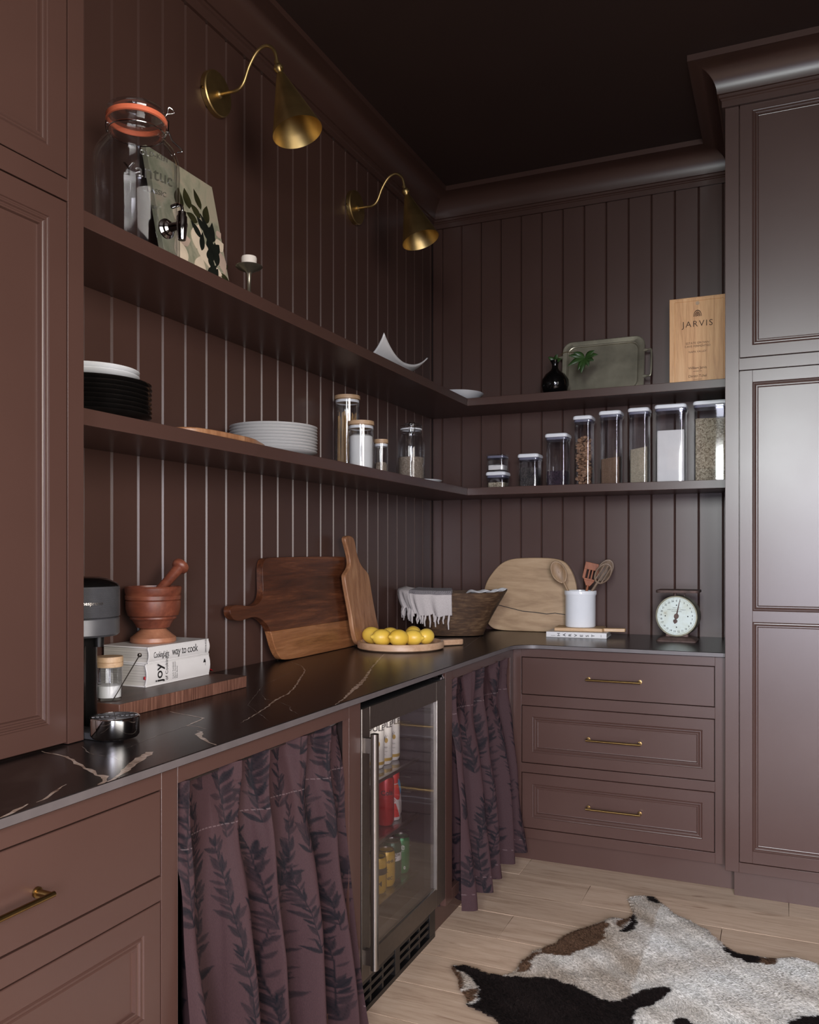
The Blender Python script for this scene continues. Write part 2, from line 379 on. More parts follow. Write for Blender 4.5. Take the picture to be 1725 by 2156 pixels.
# right and rear walls behind the camera, with the openings the light comes through
mb = MB(); mb.box(XR+.55, XR+.65, -3.4, .1, 0, CZ); mb.box(XR+.55, XR+.65, YF, -5.6, 0, CZ); mb.box(XR+.55, XR+.65, -5.6, -3.4, 2.65, CZ)
struct('wall_right', mb, M_paint)
mb = MB(); mb.box(-.1, .95, YF-.08, YF, 0, CZ); mb.box(2.38, 2.45, YF-.08, YF, 0, CZ); mb.box(.95, 2.4, YF-.08, YF, 2.95, CZ)
struct('wall_rear', mb, M_paint)
struct('wall_light_block', MB().box(-.1, 1.34, -4.80, -4.70, 0, CZ), M_paint)  # unseen stub added to keep window light off the back-left corner
mb = MB(); mb.box(.93, 1.0, YF-.02, YF+.03, 0, 2.97); mb.box(2.35, 2.42, YF-.02, YF+.03, 0, 2.97); mb.box(1.0, 2.35, YF-.02, YF+.03, 1.50, 1.58); mb.box(1.0, 2.35, YF-.02, YF+.03, 2.90, 2.97)
struct('window_1', mb, M_paint)
# ------------------------------------------------------------------ cabinet fronts
PANEL = [(0, -.019), (0, -.0012), (.0012, 0), (.043, 0), (.0445, -.0025), (.047, -.0035), (.049, -.0012), (.052, -.0010), (.054, -.004), (.0565, -.0052), (.0585, -.0035), (.062, -.0035), (.064, -.009), (.066, -.0095)]
FLAT = [(0, -.019), (0, -.0012), (.0012, 0), (.010, 0)]
def pull(fn, u0, u1, z, par, thick=.0045):
    mb = MB(); pts = [fn(u0, z, .0), fn(u0, z, .026), fn(u0+.004, z, .030), fn((u0+u1)/2, z, .0315), fn(u1-.004, z, .030), fn(u1, z, .026), fn(u1, z, .0)]
    mb.tube([fn(u0-.006, z, .030), fn((u0*3+u1)/4, z, .0305), fn((u0+u1)/2, z, .031), fn((u0+u1*3)/4, z, .0305), fn(u1+.006, z, .030)], thick, 12)
    for u in (u0, u1): mb.tube([fn(u, z, .0005), fn(u, z, .004), fn(u, z, .0045), fn(u, z, .030)], [.0085, .0085, .0055, .0050], 12)
    return mb.build('handle', M_brass2, par, smooth=40)
def drawer(fn, u0, u1, z0, z1, par, panel=True, hu=None, name='drawer', hz=None):
    g = .0028; d = MB().rings(fn, u0+g, u1-g, z0+g, z1-g, PANEL if panel else FLAT).build(name, M_paint, par, smooth=0)
    if hu: pull(fn, hu[0], hu[1], hz or (z0+z1)/2, d)
    return d
ZT = .897                                              # underside of the worktop
def ffr(mb, fn, u0, u1, z0, z1): 
    a = fn(u0, z0, -.02); b = fn(u1, z1, 0)
    mb.box(min(a[0], b[0]), max(a[0], b[0]), min(a[1], b[1]), max(a[1], b[1]), z0, z1)
F = LX(.62)
# unit 1: drawers at the left
t = thing('drawer_cabinet', 'brown base cabinet with drawers at the left, nearest the camera', 'cabinet', (.31, -3.3, 0))
mb = MB(); mb.box(.02, .598, -3.75, -2.80, .1, ZT); mb.build('body', M_paint2, t)
mb = MB(); ffr(mb, F, -3.75, -3.71, .105, ZT); ffr(mb, F, -2.835, -2.791, .105, ZT); ffr(mb, F, -3.71, -2.835, .86, ZT); ffr(mb, F, -3.71, -2.835, .658, .702); ffr(mb, F, -3.71, -2.835, .378, .417); ffr(mb, F, -3.71, -2.835, .105, .145)
mb.build('face_frame', M_paint, t, bevel=.0008)
MB().box(.1, .57, -3.75, -2.80, 0, .105).build('toe_kick', M_paint, t)
drawer(F, -3.71, -2.835, .702, .86, t, False, (-3.35, -3.12), hz=.776)
drawer(F, -3.71, -2.835, .417, .658, t, True); drawer(F, -3.71, -2.835, .145, .378, t, True)
# unit 2: curtained bay
def bay(y0, y1, o0, o1, lab):
    t = thing('open_base_cabinet', lab, 'cabinet', (.31, (y0+y1)/2, 0))
    mb = MB(); mb.box(.02, .04, y0, y1, .1, ZT); mb.box(.04, .598, y0, y0+.018, .1, ZT); mb.box(.04, .598, y1-.018, y1, .1, ZT); mb.box(.04, .598, y0+.018, y1-.018, .1, .12)
    mb.build('body', M_paint2, t)
    mb = MB(); ffr(mb, F, y0, o0, .105, ZT) if o0 > y0 else None
    ffr(mb, F, o1, y1, .105, ZT); ffr(mb, F, o0, o1, .86, ZT); ffr(mb, F, o0, o1, .105, .145)
    mb.build('face_frame', M_paint, t, bevel=.0008)
    MB().box(.1, .57, y0, y1, 0, .105).build('toe_kick', M_paint, t)
    MB().tube([(.585, o0+.002, .845), (.585, o1-.002, .845)], .004, 8).build('curtain_rail', M_steel, t)
    return t
bay(-2.79, -2.035, -2.789, -2.101, 'open base cabinet behind the wide front curtain, left of the fridge')
bay(-1.405, -.622, -1.344, -.665, 'open base cabinet behind the narrow curtain, between fridge and corner')
# corner drawers facing the camera
G = BY(-.62)
t = thing('drawer_cabinet', 'brown three-drawer base cabinet under the back worktop, brass pulls', 'cabinet', (1.05, -.31, 0))
MB().box(.625, 1.455, -.598, -.02, .1, ZT).build('body', M_paint2, t)
mb = MB(); ffr(mb, G, .602, .655, .105, ZT); ffr(mb, G, 1.42, 1.459, .105, ZT)
for a, b in ((.86, ZT), (.658, .702), (.378, .417), (.105, .145)): ffr(mb, G, .655, 1.42, a, b)
mb.build('face_frame', M_paint, t, bevel=.0008)
MB().box(.575, 1.489, -.57, -.1, 0, .105).build('toe_kick', M_paint, t)
drawer(G, .655, 1.42, .702, .86, t, False, (.936, 1.139), hz=.782)
drawer(G, .655, 1.42, .417, .658, t, True, (.936, 1.139), hz=.5385)
drawer(G, .655, 1.42, .145, .378, t, True, (.936, 1.139), hz=.262)
# tall cabinet on the right
T = BY(-.68)
t = thing('tall_cabinet', 'tall brown pantry cabinet on the right reaching the ceiling', 'cabinet', (2.04, -.34, 0))
MB().box(1.461, XR, -.658, -.02, .105, CZ-.002).build('body', M_paint, t)
mb = MB(); 
for a, b in ((1.460, 1.508), (2.002, 2.052), (2.572, XR)): ffr(mb, T, a, b, .105, CZ-.001)
for c0, c1 in ((1.508, 2.002), (2.052, 2.572)):
    for a, b in ((.105, .142), (1.972, 2.016), (2.979, CZ-.001)): ffr(mb, T, c0, c1, a, b)
mb.build('face_frame', M_paint, t, bevel=.0008)
MB().box(1.4895, XR, -.63, -.1, 0, .105).build('toe_kick', M_paint, t)
for c0, c1 in ((1.508, 2.002), (2.052, 2.572)):
    drawer(T, c0, c1, 2.016, 2.979, t, True, name='door')
    g = .0028; d = MB()
    # lower door: one slab with two sunk panels
    u0, u1, z0, z1 = c0+g, c1-g, .142+g, 1.972-g
    d.rings(T, u0, u1, z0, z1, [(0, -.019), (0, -.0125)])
    st = .0443; mid0, mid1 = 1.037, 1.079
    def sh(a, b, c, e): 
        p = T(a, c, -.0124); q = T(b, e, 0); d.box(min(p[0], q[0]), max(p[0], q[0]), min(p[1], q[1]), max(p[1], q[1]), c, e)
    sh(u0, u0+st, z0, z1); sh(u1-st, u1, z0, z1); sh(u0+st, u1-st, z0, z0+st); sh(u0+st, u1-st, z1-st, z1); sh(u0+st, u1-st, mid0, mid1)
    do = d.build('door', M_paint, t, bevel=.0008)
    PR = [(0, -.012), (0, -.0015), (.0015, -.0035), (.0035, -.0015), (.0065, -.0012), (.0085, -.004), (.011, -.0052), (.013, -.0035), (.0165, -.0035), (.0185, -.009), (.020, -.0095)]
    for a, b in ((z0+st, mid0), (mid1, z1-st)):
        MB().rings(T, u0+st, u1-st, a, b, PR).build('panel', M_paint, do, smooth=0)
# hutch on the left
Hh = LX(.37)
t = thing('hutch_cabinet', 'brown upper cabinet standing on the worktop at the left edge', 'cabinet', (.18, -3.4, .914))
MB().box(.001, .349, -6.2, -2.771, .9155, CZ-.002).build('body', M_paint, t)
mb = MB()
for a, b in ((-2.812, -2.770), (-3.44, -3.39), (-4.1, -4.02)): ffr(mb, Hh, a, b, .9155, CZ-.001)
for c0, c1 in ((-3.39, -2.812), (-4.02, -3.44)):
    ffr(mb, Hh, c0, c1, 1.983, 2.026); ffr(mb, Hh, c0, c1, 2.979, CZ-.001)
mb.box(.35, .37, -6.2, -4.1, .9155, CZ-.001)
mb.build('face_frame', M_paint, t, bevel=.0008)
for c0, c1 in ((-3.39, -2.812), (-4.02, -3.44)):
    drawer(Hh, c0, c1, .9165, 1.983, t, True, name='door'); drawer(Hh, c0, c1, 2.026, 2.979, t, True, name='door')
# ------------------------------------------------------------------ worktop
r = .10; P = [(0.001, -3.75), (.64, -3.75)]+[(.64+r-r*cos(a), -.64-r+r*sin(a)) for a in [pi/2*i/10 for i in range(11)]]+[(1.459, -.64), (1.459, -.001), (0.001, -.001)]
t = thing('worktop', 'dark stone worktop with pale veins running round the corner', 'worktop', (.32, -2, .897))
mb = MB(); mb.prism(P, lambda u, v, w: (u, v, w), .897, .914); mb.build('slab', M_stone, t, bevel=.0018, smooth=50)
edge = [(.6405, -3.75)]+[(.64+r-(r-.0005)*cos(a), -.64-r+(r-.0005)*sin(a)) for a in [pi/2*i/10 for i in range(11)]]
edge = [(.64+.0004, -3.75), (.6404, -.64-r)]+[(.64+r-(r-.0004)*cos(pi/2*i/10), -.64-r+(r-.0004)*sin(pi/2*i/10)) for i in range(1, 10)]+[(.64+r, -.6404), (1.4592, -.6404)]
mb = MB(); n = len(edge); mb.add([(x, y, .8985) for x, y in edge]+[(x, y, .9125) for x, y in edge], [(i, i+1, n+i+1, n+i) for i in range(n-1)])
mb.build('edge_face', M_stone_edge, t, recalc=False)
veins = {
 'a': ([(.366, -2.873), (.397, -2.88), (.43, -2.885), (.471, -2.9), (.499, -2.919), (.527, -2.931), (.566, -2.949), (.59, -2.966), (.612, -2.968), (.622, -2.98), (.634, -2.992), (.6395, -3.011)], [.002, .004, .005, .006, .008, .005, .008, .006, .011, .007, .008, .007], 0),
 'b': ([(.558, -2.795), (.573, -2.829), (.588, -2.867), (.607, -2.908), (.623, -2.941), (.636, -2.973), (.6395, -2.992)], [.020, .018, .022, .014, .012, .007, .006], 0),
 'c': ([(.589, -3.03), (.599, -3.056), (.607, -3.076), (.621, -3.102), (.625, -3.125)], [.001, .004, .006, .004, .001], 0),
 'd': ([(.62, -3.136), (.627, -3.156), (.634, -3.177), (.6395, -3.205)], [.002, .008, .006, .003], 0),
 'e': ([(.32, -2.447), (.369, -2.462), (.444, -2.481), (.456, -2.524), (.465, -2.567)], [.002, .004, .005, .004, .003], 0),
 'e2': ([(.465, -2.567), (.472, -2.651), (.48, -2.713), (.499, -2.8), (.477, -2.838)], [.003, .0016, .0014, .0014, .001], 1),
 'f': ([(.465, -2.567), (.491, -2.564), (.525, -2.577)], [.003, .003, .001], 0),
 'g': ([(.520, -2.603), (.535, -2.606), (.545, -2.628), (.566, -2.651), (.6, -2.675), (.631, -2.692), (.6395, -2.697)], [.002, .006, .014, .008, .007, .004, .002], 0),
 'h': ([(.473, -2.853), (.444, -2.839), (.406, -2.812)], [.002, .002, .001], 1),
 'i': ([(.473, -2.853), (.518, -2.853), (.568, -2.876)], [.002, .002, .001], 1),
 'j': ([(.092, -1.531), (.175, -1.598), (.253, -1.707), (.338, -1.882), (.398, -2.005), (.439, -2.105), (.462, -2.202), (.498, -2.299), (.532, -2.411), (.554, -2.493)], [.001, .002, .004, .005, .004, .004, .007, .004, .003, .001], 0),
 'k': ([(.389, -2.158), (.437, -2.214), (.472, -2.222)], [.001, .002, .002], 1),
 'l': ([(.492, -2.233), (.55, -2.276), (.57, -2.31), (.615, -2.35)], [.002, .003, .003, .001], 1),
 'm': ([(.288, -1.184), (.349, -1.363), (.42, -1.564), (.514, -1.804), (.557, -1.935), (.585, -2.025), (.607, -2.094), (.639, -2.21)], [.003, .006, .006, .011, .014, .010, .006, .002], 0),
 'n': ([(.627, -1.296), (.635, -1.51)], [.001, .003], 1), 'o': ([(.367, -.246), (.463, -.727), (.509, -.958)], [.003, .004, .002], 1),
 'p': ([(1.017, -.059), (1.045, -.16), (1.066, -.286), (1.10, -.40), (1.117, -.485), (1.16, -.60)], [.003, .005, .006, .005, .004, .002], 1),
 'q': ([(.60, -2.45), (.44, -2.30), (.30, -2.02), (.22, -1.72)], [.001, .0016, .0016, .001], 1), 'r': ([(.05, -1.0), (.3, -1.34), (.5, -1.72)], [.001, .0014, .001], 1)}
for thin in (0, 1):
    mb = MB()
    for P_, Wd, k in veins.values():
        if k != thin: continue
        pts = []; ws = []
        for i in range(len(P_)-1):
            m_ = max(2, int(math.dist(P_[i], P_[i+1])/.012))
            for q in range(m_):
                f_ = q/m_; jt = .0022 if q else 0
                pts.append(Vector((P_[i][0]*(1-f_)+P_[i+1][0]*f_+random.uniform(-jt, jt), P_[i][1]*(1-f_)+P_[i+1][1]*f_+random.uniform(-jt, jt))))
                ws.append((Wd[i]*(1-f_)+Wd[i+1]*f_)*random.uniform(.6, 1.35))
        pts.append(Vector(P_[-1])); ws.append(Wd[-1])
        vs = []
        for i, p in enumerate(pts):
            d = (pts[min(i+1, len(pts)-1)]-pts[max(0, i-1)]).normalized(); n_ = Vector((-d.y, d.x))
            for s_ in (-1, 1):
                q = p+n_*s_*ws[i]*.5; vs.append((min(q.x, .6398), q.y, .91425))
        mb.add(vs, [(2*i, 2*i+1, 2*i+3, 2*i+2) for i in range(len(pts)-1)])
    o = mb.build('vein', M_vein if not thin else M_vein2, t, recalc=False); o['kind'] = 'stuff'
# ------------------------------------------------------------------ open shelves
for z, lab in ((2.02, 'upper brown open shelf running round the corner under the brass lamps'), (1.60, 'lower brown open shelf running round the corner, stacked with plates and jars')):
    P = [(.0005, -2.769), (.30, -2.769), (.30, -.30), (1.4595, -.30), (1.4595, -.0005), (.0005, -.0005)]
    mb = MB(); mb.prism(P, lambda u, v, w: (u, v, w), z-.036, z); tag(mb.build('wall_shelf', M_paint, bevel=.0015), lab, 'shelf')
# ------------------------------------------------------------------ curtains
def curtain(y0, y1, seed, nf, label, ny, nz, ztop, zbot, flare, xb=.603):
    rg = np.random.default_rng(seed)
    cloth = (y1-y0)*1.5; H = ztop-zbot+.03
    # printed sprigs rastered to a density map at 1 mm
    Wp, Hp = int(cloth*1000), int(H*1000); img = np.zeros((Wp, Hp), np.float32)
    def leaf(cx, cy, ang, L, wd, val):
        n = int(L)+4; xs = np.arange(max(0, int(cx-n)), min(Wp, int(cx+n))); zs = np.arange(max(0, int(cy-n)), min(Hp, int(cy+n)))
        if len(xs) == 0 or len(zs) == 0: return
        X, Z = np.meshgrid(xs, zs, indexing='ij'); dx = X-cx; dz = Z-cy
        a = dx*cos(ang)+dz*sin(ang); b = -dx*sin(ang)+dz*cos(ang); t_ = np.clip(a/L, 0, 1)
        w = wd*np.sin(pi*np.clip(t_, 0.001, 1)**.8)
        m1 = np.clip((w-np.abs(b))+.5, 0, 1)*((a > 0) & (a < L)); rib = np.clip(1-np.abs(b)/1.0, 0, 1)*.3
        sub = img[xs[0]:xs[-1]+1, zs[0]:zs[-1]+1]; np.maximum(sub, m1*(val+rib), out=sub)
    for cx0 in np.arange(15, Wp, 82):
        for zz0 in np.arange(-40, Hp, 235):
            cx = cx0+rg.uniform(-8, 8); z = zz0+(0 if int(cx0/82) % 2 else 115); ang = pi/2+rg.uniform(-.25, .25)
            for k in range(34):
                cx += cos(ang)*7; z += sin(ang)*7; ang += rg.uniform(-.09, .09)+(pi/2-ang)*.03
                for q in range(4): leaf(cx+cos(ang)*q*2-1, z+sin(ang)*q*2, ang, 5, 1.3, .8)
                if k % 2 == 0:
                    for sgn in (-1, 1, rg.choice([-1, 1])):
                        if rg.random() < .22: continue
                        L = rg.uniform(22, 52)*(1-.3*k/34); leaf(cx, z, ang+sgn*rg.uniform(.2, 1.15), L, L*rg.uniform(.10, .17), rg.uniform(.45, .95))
    ph = rg.uniform(0, 6.28, 6); ph[0] = .2; ph[1] = 0
    i = np.arange(ny); j = np.arange(nz); U, V = np.meshgrid(i/(ny-1), j/(nz-1), indexing='ij')   # V=0 at the top
    # fold coordinate
    w = U*nf+.10*np.sin(2*pi*U*2.3+ph[0])+.07*np.sin(2*pi*U*nf*.5+3*V+ph[1])
    fold = np.sin(2*pi*w); sharp = np.sign(fold)*np.abs(fold)**.75
    topw = np.exp(-(V/.17)**2)
    wp = (w+.25) % 1.0; pin = np.exp(-((wp-.5)/.085)**2)            # pinch pleats in the header
    pin2 = np.exp(-((wp-.42)/.03)**2)+np.exp(-((wp-.58)/.03)**2)
    amp = .014+.036*np.clip(V*1.8, 0, 1)+flare*.35*V
    x = xb-.006+(1-topw)*amp*sharp*.95+topw*(.044*pin+.010*pin2+.004*fold)-.016*topw+flare*V**1.5*.75
    x += .006*np.sin(2*pi*(U*nf*1.7+V*1.3)+ph[2])*V+.005*np.sin(9*V+U*14+ph[3])*(V > .05)*np.exp(-((V-.22)/.14)**2)*2
    x = np.where(V < .12, np.minimum(x, xb+.045), x)
    lat = (.022*np.cos(2*pi*w+.6)*(1-topw)/1.0)*(.4+.6*V)
    edge_ = np.clip(np.minimum(U, 1-U)*10, 0, 1)
    yy = y0+(y1-y0)*U+lat*edge_*(.12/((y1-y0)/nf))*.55
    yy += flare*V*V*.55*(U-.15)
    yy = np.minimum(yy, y1+flare*V*V*1.1)
    zz = ztop-(ztop-zbot)*V-.022*np.abs(np.sin(pi*U*nf+ph[4]))*(1-V)*0-.004*np.sin(2*pi*w+1)*V*V+.006*topw*pin
    vs = np.stack([x, yy, zz], -1).reshape(-1, 3)
    ui = np.clip((U*cloth*1000).astype(int), 0, Wp-1); vi = np.clip(((1-V)*H*1000).astype(int), 0, Hp-1)
    d = img[ui, vi]
    st = (np.abs(V-.155) < .0022)*((U*ny*1.0).astype(int) % 7 < 5)+(np.abs(V-.93) < .0016)*((U*ny).astype(int) % 9 < 4)
    base = np.array(lin(54, 36, 38)[:3]); dark = np.array(lin(15, 10, 16)[:3]); wht = np.array(lin(150, 130, 130)[:3])
    c = base[None, None]*(1-d[..., None])+dark[None, None]*d[..., None]; c = np.where((st > 0)[..., None], wht*.25+c*.75, c)
    idx = (i[:-1, None]*nz+j[None, :-1]).reshape(-1)
    faces = np.stack([idx, idx+nz, idx+nz+1, idx+1], -1)
    me = bpy.data.meshes.new('curtain'); me.vertices.add(len(vs)); me.vertices.foreach_set('co', vs.astype(np.float32).ravel())
    me.loops.add(faces.size); me.loops.foreach_set('vertex_index', faces.astype(np.int32).ravel()); me.polygons.add(len(faces))
    me.polygons.foreach_set('loop_start', np.arange(0, faces.size, 4, dtype=np.int32)); me.polygons.foreach_set('loop_total', np.full(len(faces), 4, np.int32)); me.update(); me.validate()
    at = me.color_attributes.new('col', 'FLOAT_COLOR', 'POINT'); at.data.foreach_set('color', np.concatenate([c.reshape(-1, 3), np.ones((len(vs), 1))], 1).astype(np.float32).ravel())
    me.materials.append(M_curt); me.shade_smooth()
    o = bpy.data.objects.new('curtain', me); COL.objects.link(o); tag(o, label, 'curtain')
    return o
curtain(-2.786, -2.106, 11, 5, 'wide brown curtain with dark leaf sprigs, hanging left of the fridge', 560, 420, .855, .055, .055)
curtain(-1.338, -.672, 23, 4.5, 'narrow purple-brown curtain with leaf sprigs, between fridge and corner', 420, 330, .858, .075, .05)
# ------------------------------------------------------------------ wine fridge
t = thing('beverage_fridge', 'built-in steel and glass drinks fridge filled with cans', 'fridge', (.33, -1.72, 0))
y0, y1 = -2.028, -1.412
mb = MB(); mb.box(.05, .06, y0, y1, .13, .868); mb.box(.06, .577, y0, y0+.008, .13, .871); mb.box(.06, .577, y1-.008, y1, .13, .871); mb.box(.06, .577, y0+.008, y1-.008, .13, .15); mb.box(.06, .577, y0+.008, y1-.008, .842, .871)
mb.build('body', plain('fridge_liner', (26, 22, 28), .8, **{'Specular IOR Level': .1}), t)
d0, d1, dz0, dz1 = -2.030, -1.412, .135, .872
FD = LX(.578)
mb = MB(); gi = (-1.982, -1.492, .196, .808)
core = MB()
def seg(a, b, c, e): mb.box(.612, .622, a, b, c, e); core.box(.578, .6115, a, b, c, e)
seg(d0, gi[0], dz0, dz1); seg(gi[1], d1, dz0, dz1); seg(gi[0], gi[1], dz0, gi[2]); seg(gi[0], gi[1], gi[3], dz1)
dr = mb.build('door', M_dsteel, t, bevel=.0015); core.build('door_core', M_gasket, dr)
MB().box(.613, .618, gi[0]-.003, gi[1]+.003, gi[2]-.003, gi[3]+.003).build('pane', M_pane, dr)
mb = MB(); mb.box(.612, .6245, gi[1]-.001, gi[1]+.0035, gi[2]-.004, gi[3]+.003); mb.build('bright_trim', M_steel, dr, bevel=.0008)
mb = MB(); hx, hy = .650, -2.010
mb.tube([(hx, hy, .168), (hx, hy, .1685), (hx, hy, .804), (hx, hy, .8045)], [.0105, .0115, .0115, .0105], 28)
for z in (.200, .772): mb.box(.622, hx, hy-.009, hy+.009, z-.02, z+.02)
mb.build('handle', M_steel, dr, smooth=40)
mb = MB(); mb.box(.58, .62, -1.455, -1.418, .873, .880); mb.box(.605, .62, -1.437, -1.43, .873, .888); mb.build('hinge', M_chrome, t)
MB().box(.07, .56, y0+.01, y1-.01, 0, .13).build('base', M_black, t)
mb = MB(); gx = .585; mb.box(.562, gx, y0+.0, y1, .0, .015); mb.box(.562, gx, y0, y1, .108, .132)
for a, b in ((y0, y0+.05), (-1.735, -1.70), (y1-.05, y1)): mb.box(.562, gx, a, b, .015, .108)
gr = mb.build('grille', M_black, t, bevel=.0008)
for c0, c1 in ((y0+.05, -1.735), (-1.70, y1-.05)):
    for k in range(3): MB().box(.564, gx-.002, c0, c1, .034+.024*k, .045+.024*k).build('slat', M_black, gr)
    for q in range(1, 3):
        yy = c0+(c1-c0)*q/3; MB().box(.564, gx-.003, yy-.005, yy+.005, .015, .108).build('divider', M_black, gr)
for z in (.60, .413, .219):
    mb = MB(); mb.box(.09, .52, y0+.014, y1-.014, z-.005, z-.001); sf = mb.build('shelf', M_clearshelf, t)
    MB().box(.52, .532, y0+.014, y1-.014, z-.010, z+.001).build('front_trim', M_steel, sf, bevel=.001)
for z in (.48, .53, .66, .72, .35, .30):
    mb = MB(); mb.tube([(.12, y1-.0105, z), (.5, y1-.0105, z)], .002, 6); mb.build('rack_rail', M_steel, t)
fill_l = bpy.data.lights.new('fridge_fill', 'AREA'); fill_l.shape = 'RECTANGLE'; fill_l.size = .22; fill_l.size_y = .04; fill_l.energy = 1.1; fill_l.color = (1, .96, .9)  # added fill inside the fridge to brighten the cans
lo = bpy.data.objects.new('fridge_fill', fill_l); COL.objects.link(lo); lo.location = (.545, -1.72, .835); lo.parent = t; lo.rotation_euler = (0, 0, radians(90)); lo.location = (.50-.33, .06, .838)
# cans
def can(name, x, y, z, h, r, body, label, group=None, band=None, txt=None, top=M_steel, txtcol=M_ink, cat='can'):
    t = thing(name, label, cat, (x, y, z), group)
    MB().lathe([(0, .002), (r*.75, .001), (r*.80, 0), (r*.86, .003), (r, .012), (r, h-.014), (r*.87, h-.004)], 32, (x, y, z)).build('can_body', body, t, smooth=50)
    MB().lathe([(r*.865, h-.0042), (r*.875, h), (r*.82, h), (r*.80, h-.005), (0, h-.0055)], 32, (x, y, z)).build('lid', top, t)
    if band: MB().lathe([(r+.0003, band[0]), (r+.0003, band[1]), (r-.001, band[1]), (r-.001, band[0]), (r+.0003, band[0])], 32, (x, y, z)).build('band', band[2], t)
    a0 = atan2(-4.08-y, 1.66-x)
    for (s, size, zz, da, vert) in (txt or []):
        mb = MB()
        def wrap(u, v, w):
            if vert: u, v = -v, u
            a = a0+da+u/r; return (x+(r+.0005+w)*cos(a), y+(r+.0005+w)*sin(a), z+zz+v)
        put_text(mb, s, size, wrap, ax='CENTER', bold=.0004 if size > .01 else 0); mb.build('print', txtcol, t, recalc=False)
    return t
M_cw = plain('can_white', (214, 210, 202), .35); M_gold = plain('can_gold', (182, 148, 66), .35, .4); M_cr = plain('can_red', (166, 26, 30), .3, .2)
M_cg = plain('can_green', (26, 120, 66), .3, .3); M_cdg = plain('can_dark_green', (34, 70, 52), .3, .3); M_cy = plain('can_yellow', (196, 156, 52), .3, .2); M_bottle = plain('bottle_white', (208, 196, 190), .35); M_blue = plain('label_blue', (60, 140, 180), .4)
for k, (yy, lab) in enumerate(((-1.474, 'tall white can with agave print, right end of the top fridge shelf'), (-1.535, 'tall white can with agave print, middle of the top fridge shelf'), (-1.596, 'tall white can behind the fridge handle, top shelf'))):
    c = can('drink_can', .452, yy, .60, .190, .028, M_cw, lab, 'white agave cans', (.012, .022, M_gold), [('OULE', .026, .122, .0, False), ('TEQUILA', .006, .056, 0, False), ('sparkling water', .004, .043, 0, False), ('355 ml', .004, .033, 0, False)])
    mb = MB(); a0 = atan2(-4.08-yy, 1.66-.452)
    for q in range(11):
        an = radians(12+156*q/10); L = .024
        def wp(u, v): a = a0+u/.028; return (.452+.0286*cos(a), yy+.0286*sin(a), .60+.078+v)
        mb.add([wp(.0026*sin(an), -.0026*cos(an)), wp(-.0026*sin(an), .0026*cos(an)), wp(L*cos(an), L*sin(an))], [(0, 1, 2)])
    mb.build('print', M_ink, c, recalc=False)
    mb = MB(); P_ = [(.008+.006*cos(q*pi/6), .002+.008*sin(q*pi/6)) for q in range(12)]; mb.add([((.452+.0284*cos(a0+u/.028)), (yy+.0284*sin(a0+u/.028)), .678+v) for u, v in P_], [tuple(range(12))]); mb.build('print', M_gold, c, recalc=False)
can('drink_can', .475, -1.572, .413, .157, .0285, M_cr, 'tall red can on the middle fridge shelf beside the handle', None, None, [('Cola', .022, .10, .2, False)])
can('drink_can', .30, -1.58, .413, .157, .0285, M_cr, 'red can standing at the back of the middle fridge shelf')
can('drink_can', .475, -1.985+.09, .413, .157, .0285, M_cw, 'cream can left of the fridge handle on the middle shelf', None, None, [('O', .04, .06, 0, False)])
def squeeze(x, y, lab, blue):
    t = thing('drink_bottle', lab, 'bottle', (x, y, .413), 'red-capped drink bottles'); r = .024
    MB().lathe([(0, .001), (r*.9, 0), (r, .006), (r, .04), (r*.9, .06), (r*.93, .085), (r*.8, .105), (r*.62, .118), (r*.6, .122)], 28, (x, y, .413)).build('bottle_body', M_bottle, t, smooth=60)
    MB().lathe([(r*.68, .119), (r*.70, .124), (r*.70, .150), (r*.6, .154), (0, .155)], 28, (x, y, .413)).build('cap', M_cr if False else plain('cap_red', (200, 40, 36), .4), t)
    a0 = atan2(-4.08-y, 1.66-x)
    def rad(z): return float(np.interp(z, [.006, .04, .06, .085, .105, .118], [r, r, r*.9, r*.93, r*.8, r*.62]))+.0005
    mb = MB(); mb.grid(20, 10, lambda u, v: (lambda a, z: (x+rad(z)*cos(a), y+rad(z)*sin(a), .413+z))(a0-1.5+3*u, .080+.014*sin(3*u*2)+(.116-.080-.014*sin(3*u*2))*v)); mb.build('label_band', M_blue if blue else MATS['cap_red'], t, recalc=False)
    mb = MB(); put_text(mb, 'no', .018, lambda u, v, w: (lambda a, z: (x+(rad(z)+.0004)*cos(a), y+(rad(z)+.0004)*sin(a), .413+z))(a0+u/r, .062+v), ax='CENTER'); mb.build('print', MATS['cap_red'], t, recalc=False)
    mb = MB(); mb.grid(12, 8, lambda u, v: (lambda a, z: (x+(rad(z)+.0003)*cos(a), y+(rad(z)+.0003)*sin(a), .413+z))(a0-.5+.9*u+.6*v, .056-.045*v)); mb.build('print', MATS['cap_red'] if not blue else M_cy, t, recalc=False)
squeeze(.475, -1.512, 'white drink bottle with red cap next to the red can', False); squeeze(.455, -1.458, 'white drink bottle with red cap and blue collar, right end of middle shelf', True)
can('drink_can', .477, -1.452, .219, .122, .029, M_cg, 'bright green can at the right of the bottom fridge shelf', None, None, [('ite', .030, .082, -.1, False), ('ZERO', .008, .074, 0, False), ('0', .014, .016, .4, False)], M_steel, M_cw)
can('drink_can', .472, -1.514, .219, .124, .031, M_cdg, 'dark green can between the yellow can and the bright green can', None, (.062, .088, M_cw), [('CANADA', .0125, .078, .1, False), ('DRY', .0125, .065, .1, False)])
can('drink_can', .480, -1.576, .219, .115, .029, M_cy, 'yellow can in front of the dark green can', None, None, [('Spindrift', .014, .078, .1, False), ('TONIC', .014, .024, 0, False), ('X', .016, .048, 0, False)])
can('drink_can', .480, -1.640, .219, .115, .029, M_cy, 'yellow can beside the fridge handle on the bottom shelf', None, (.06, .08, M_black), [('M', .022, .026, .2, False)])
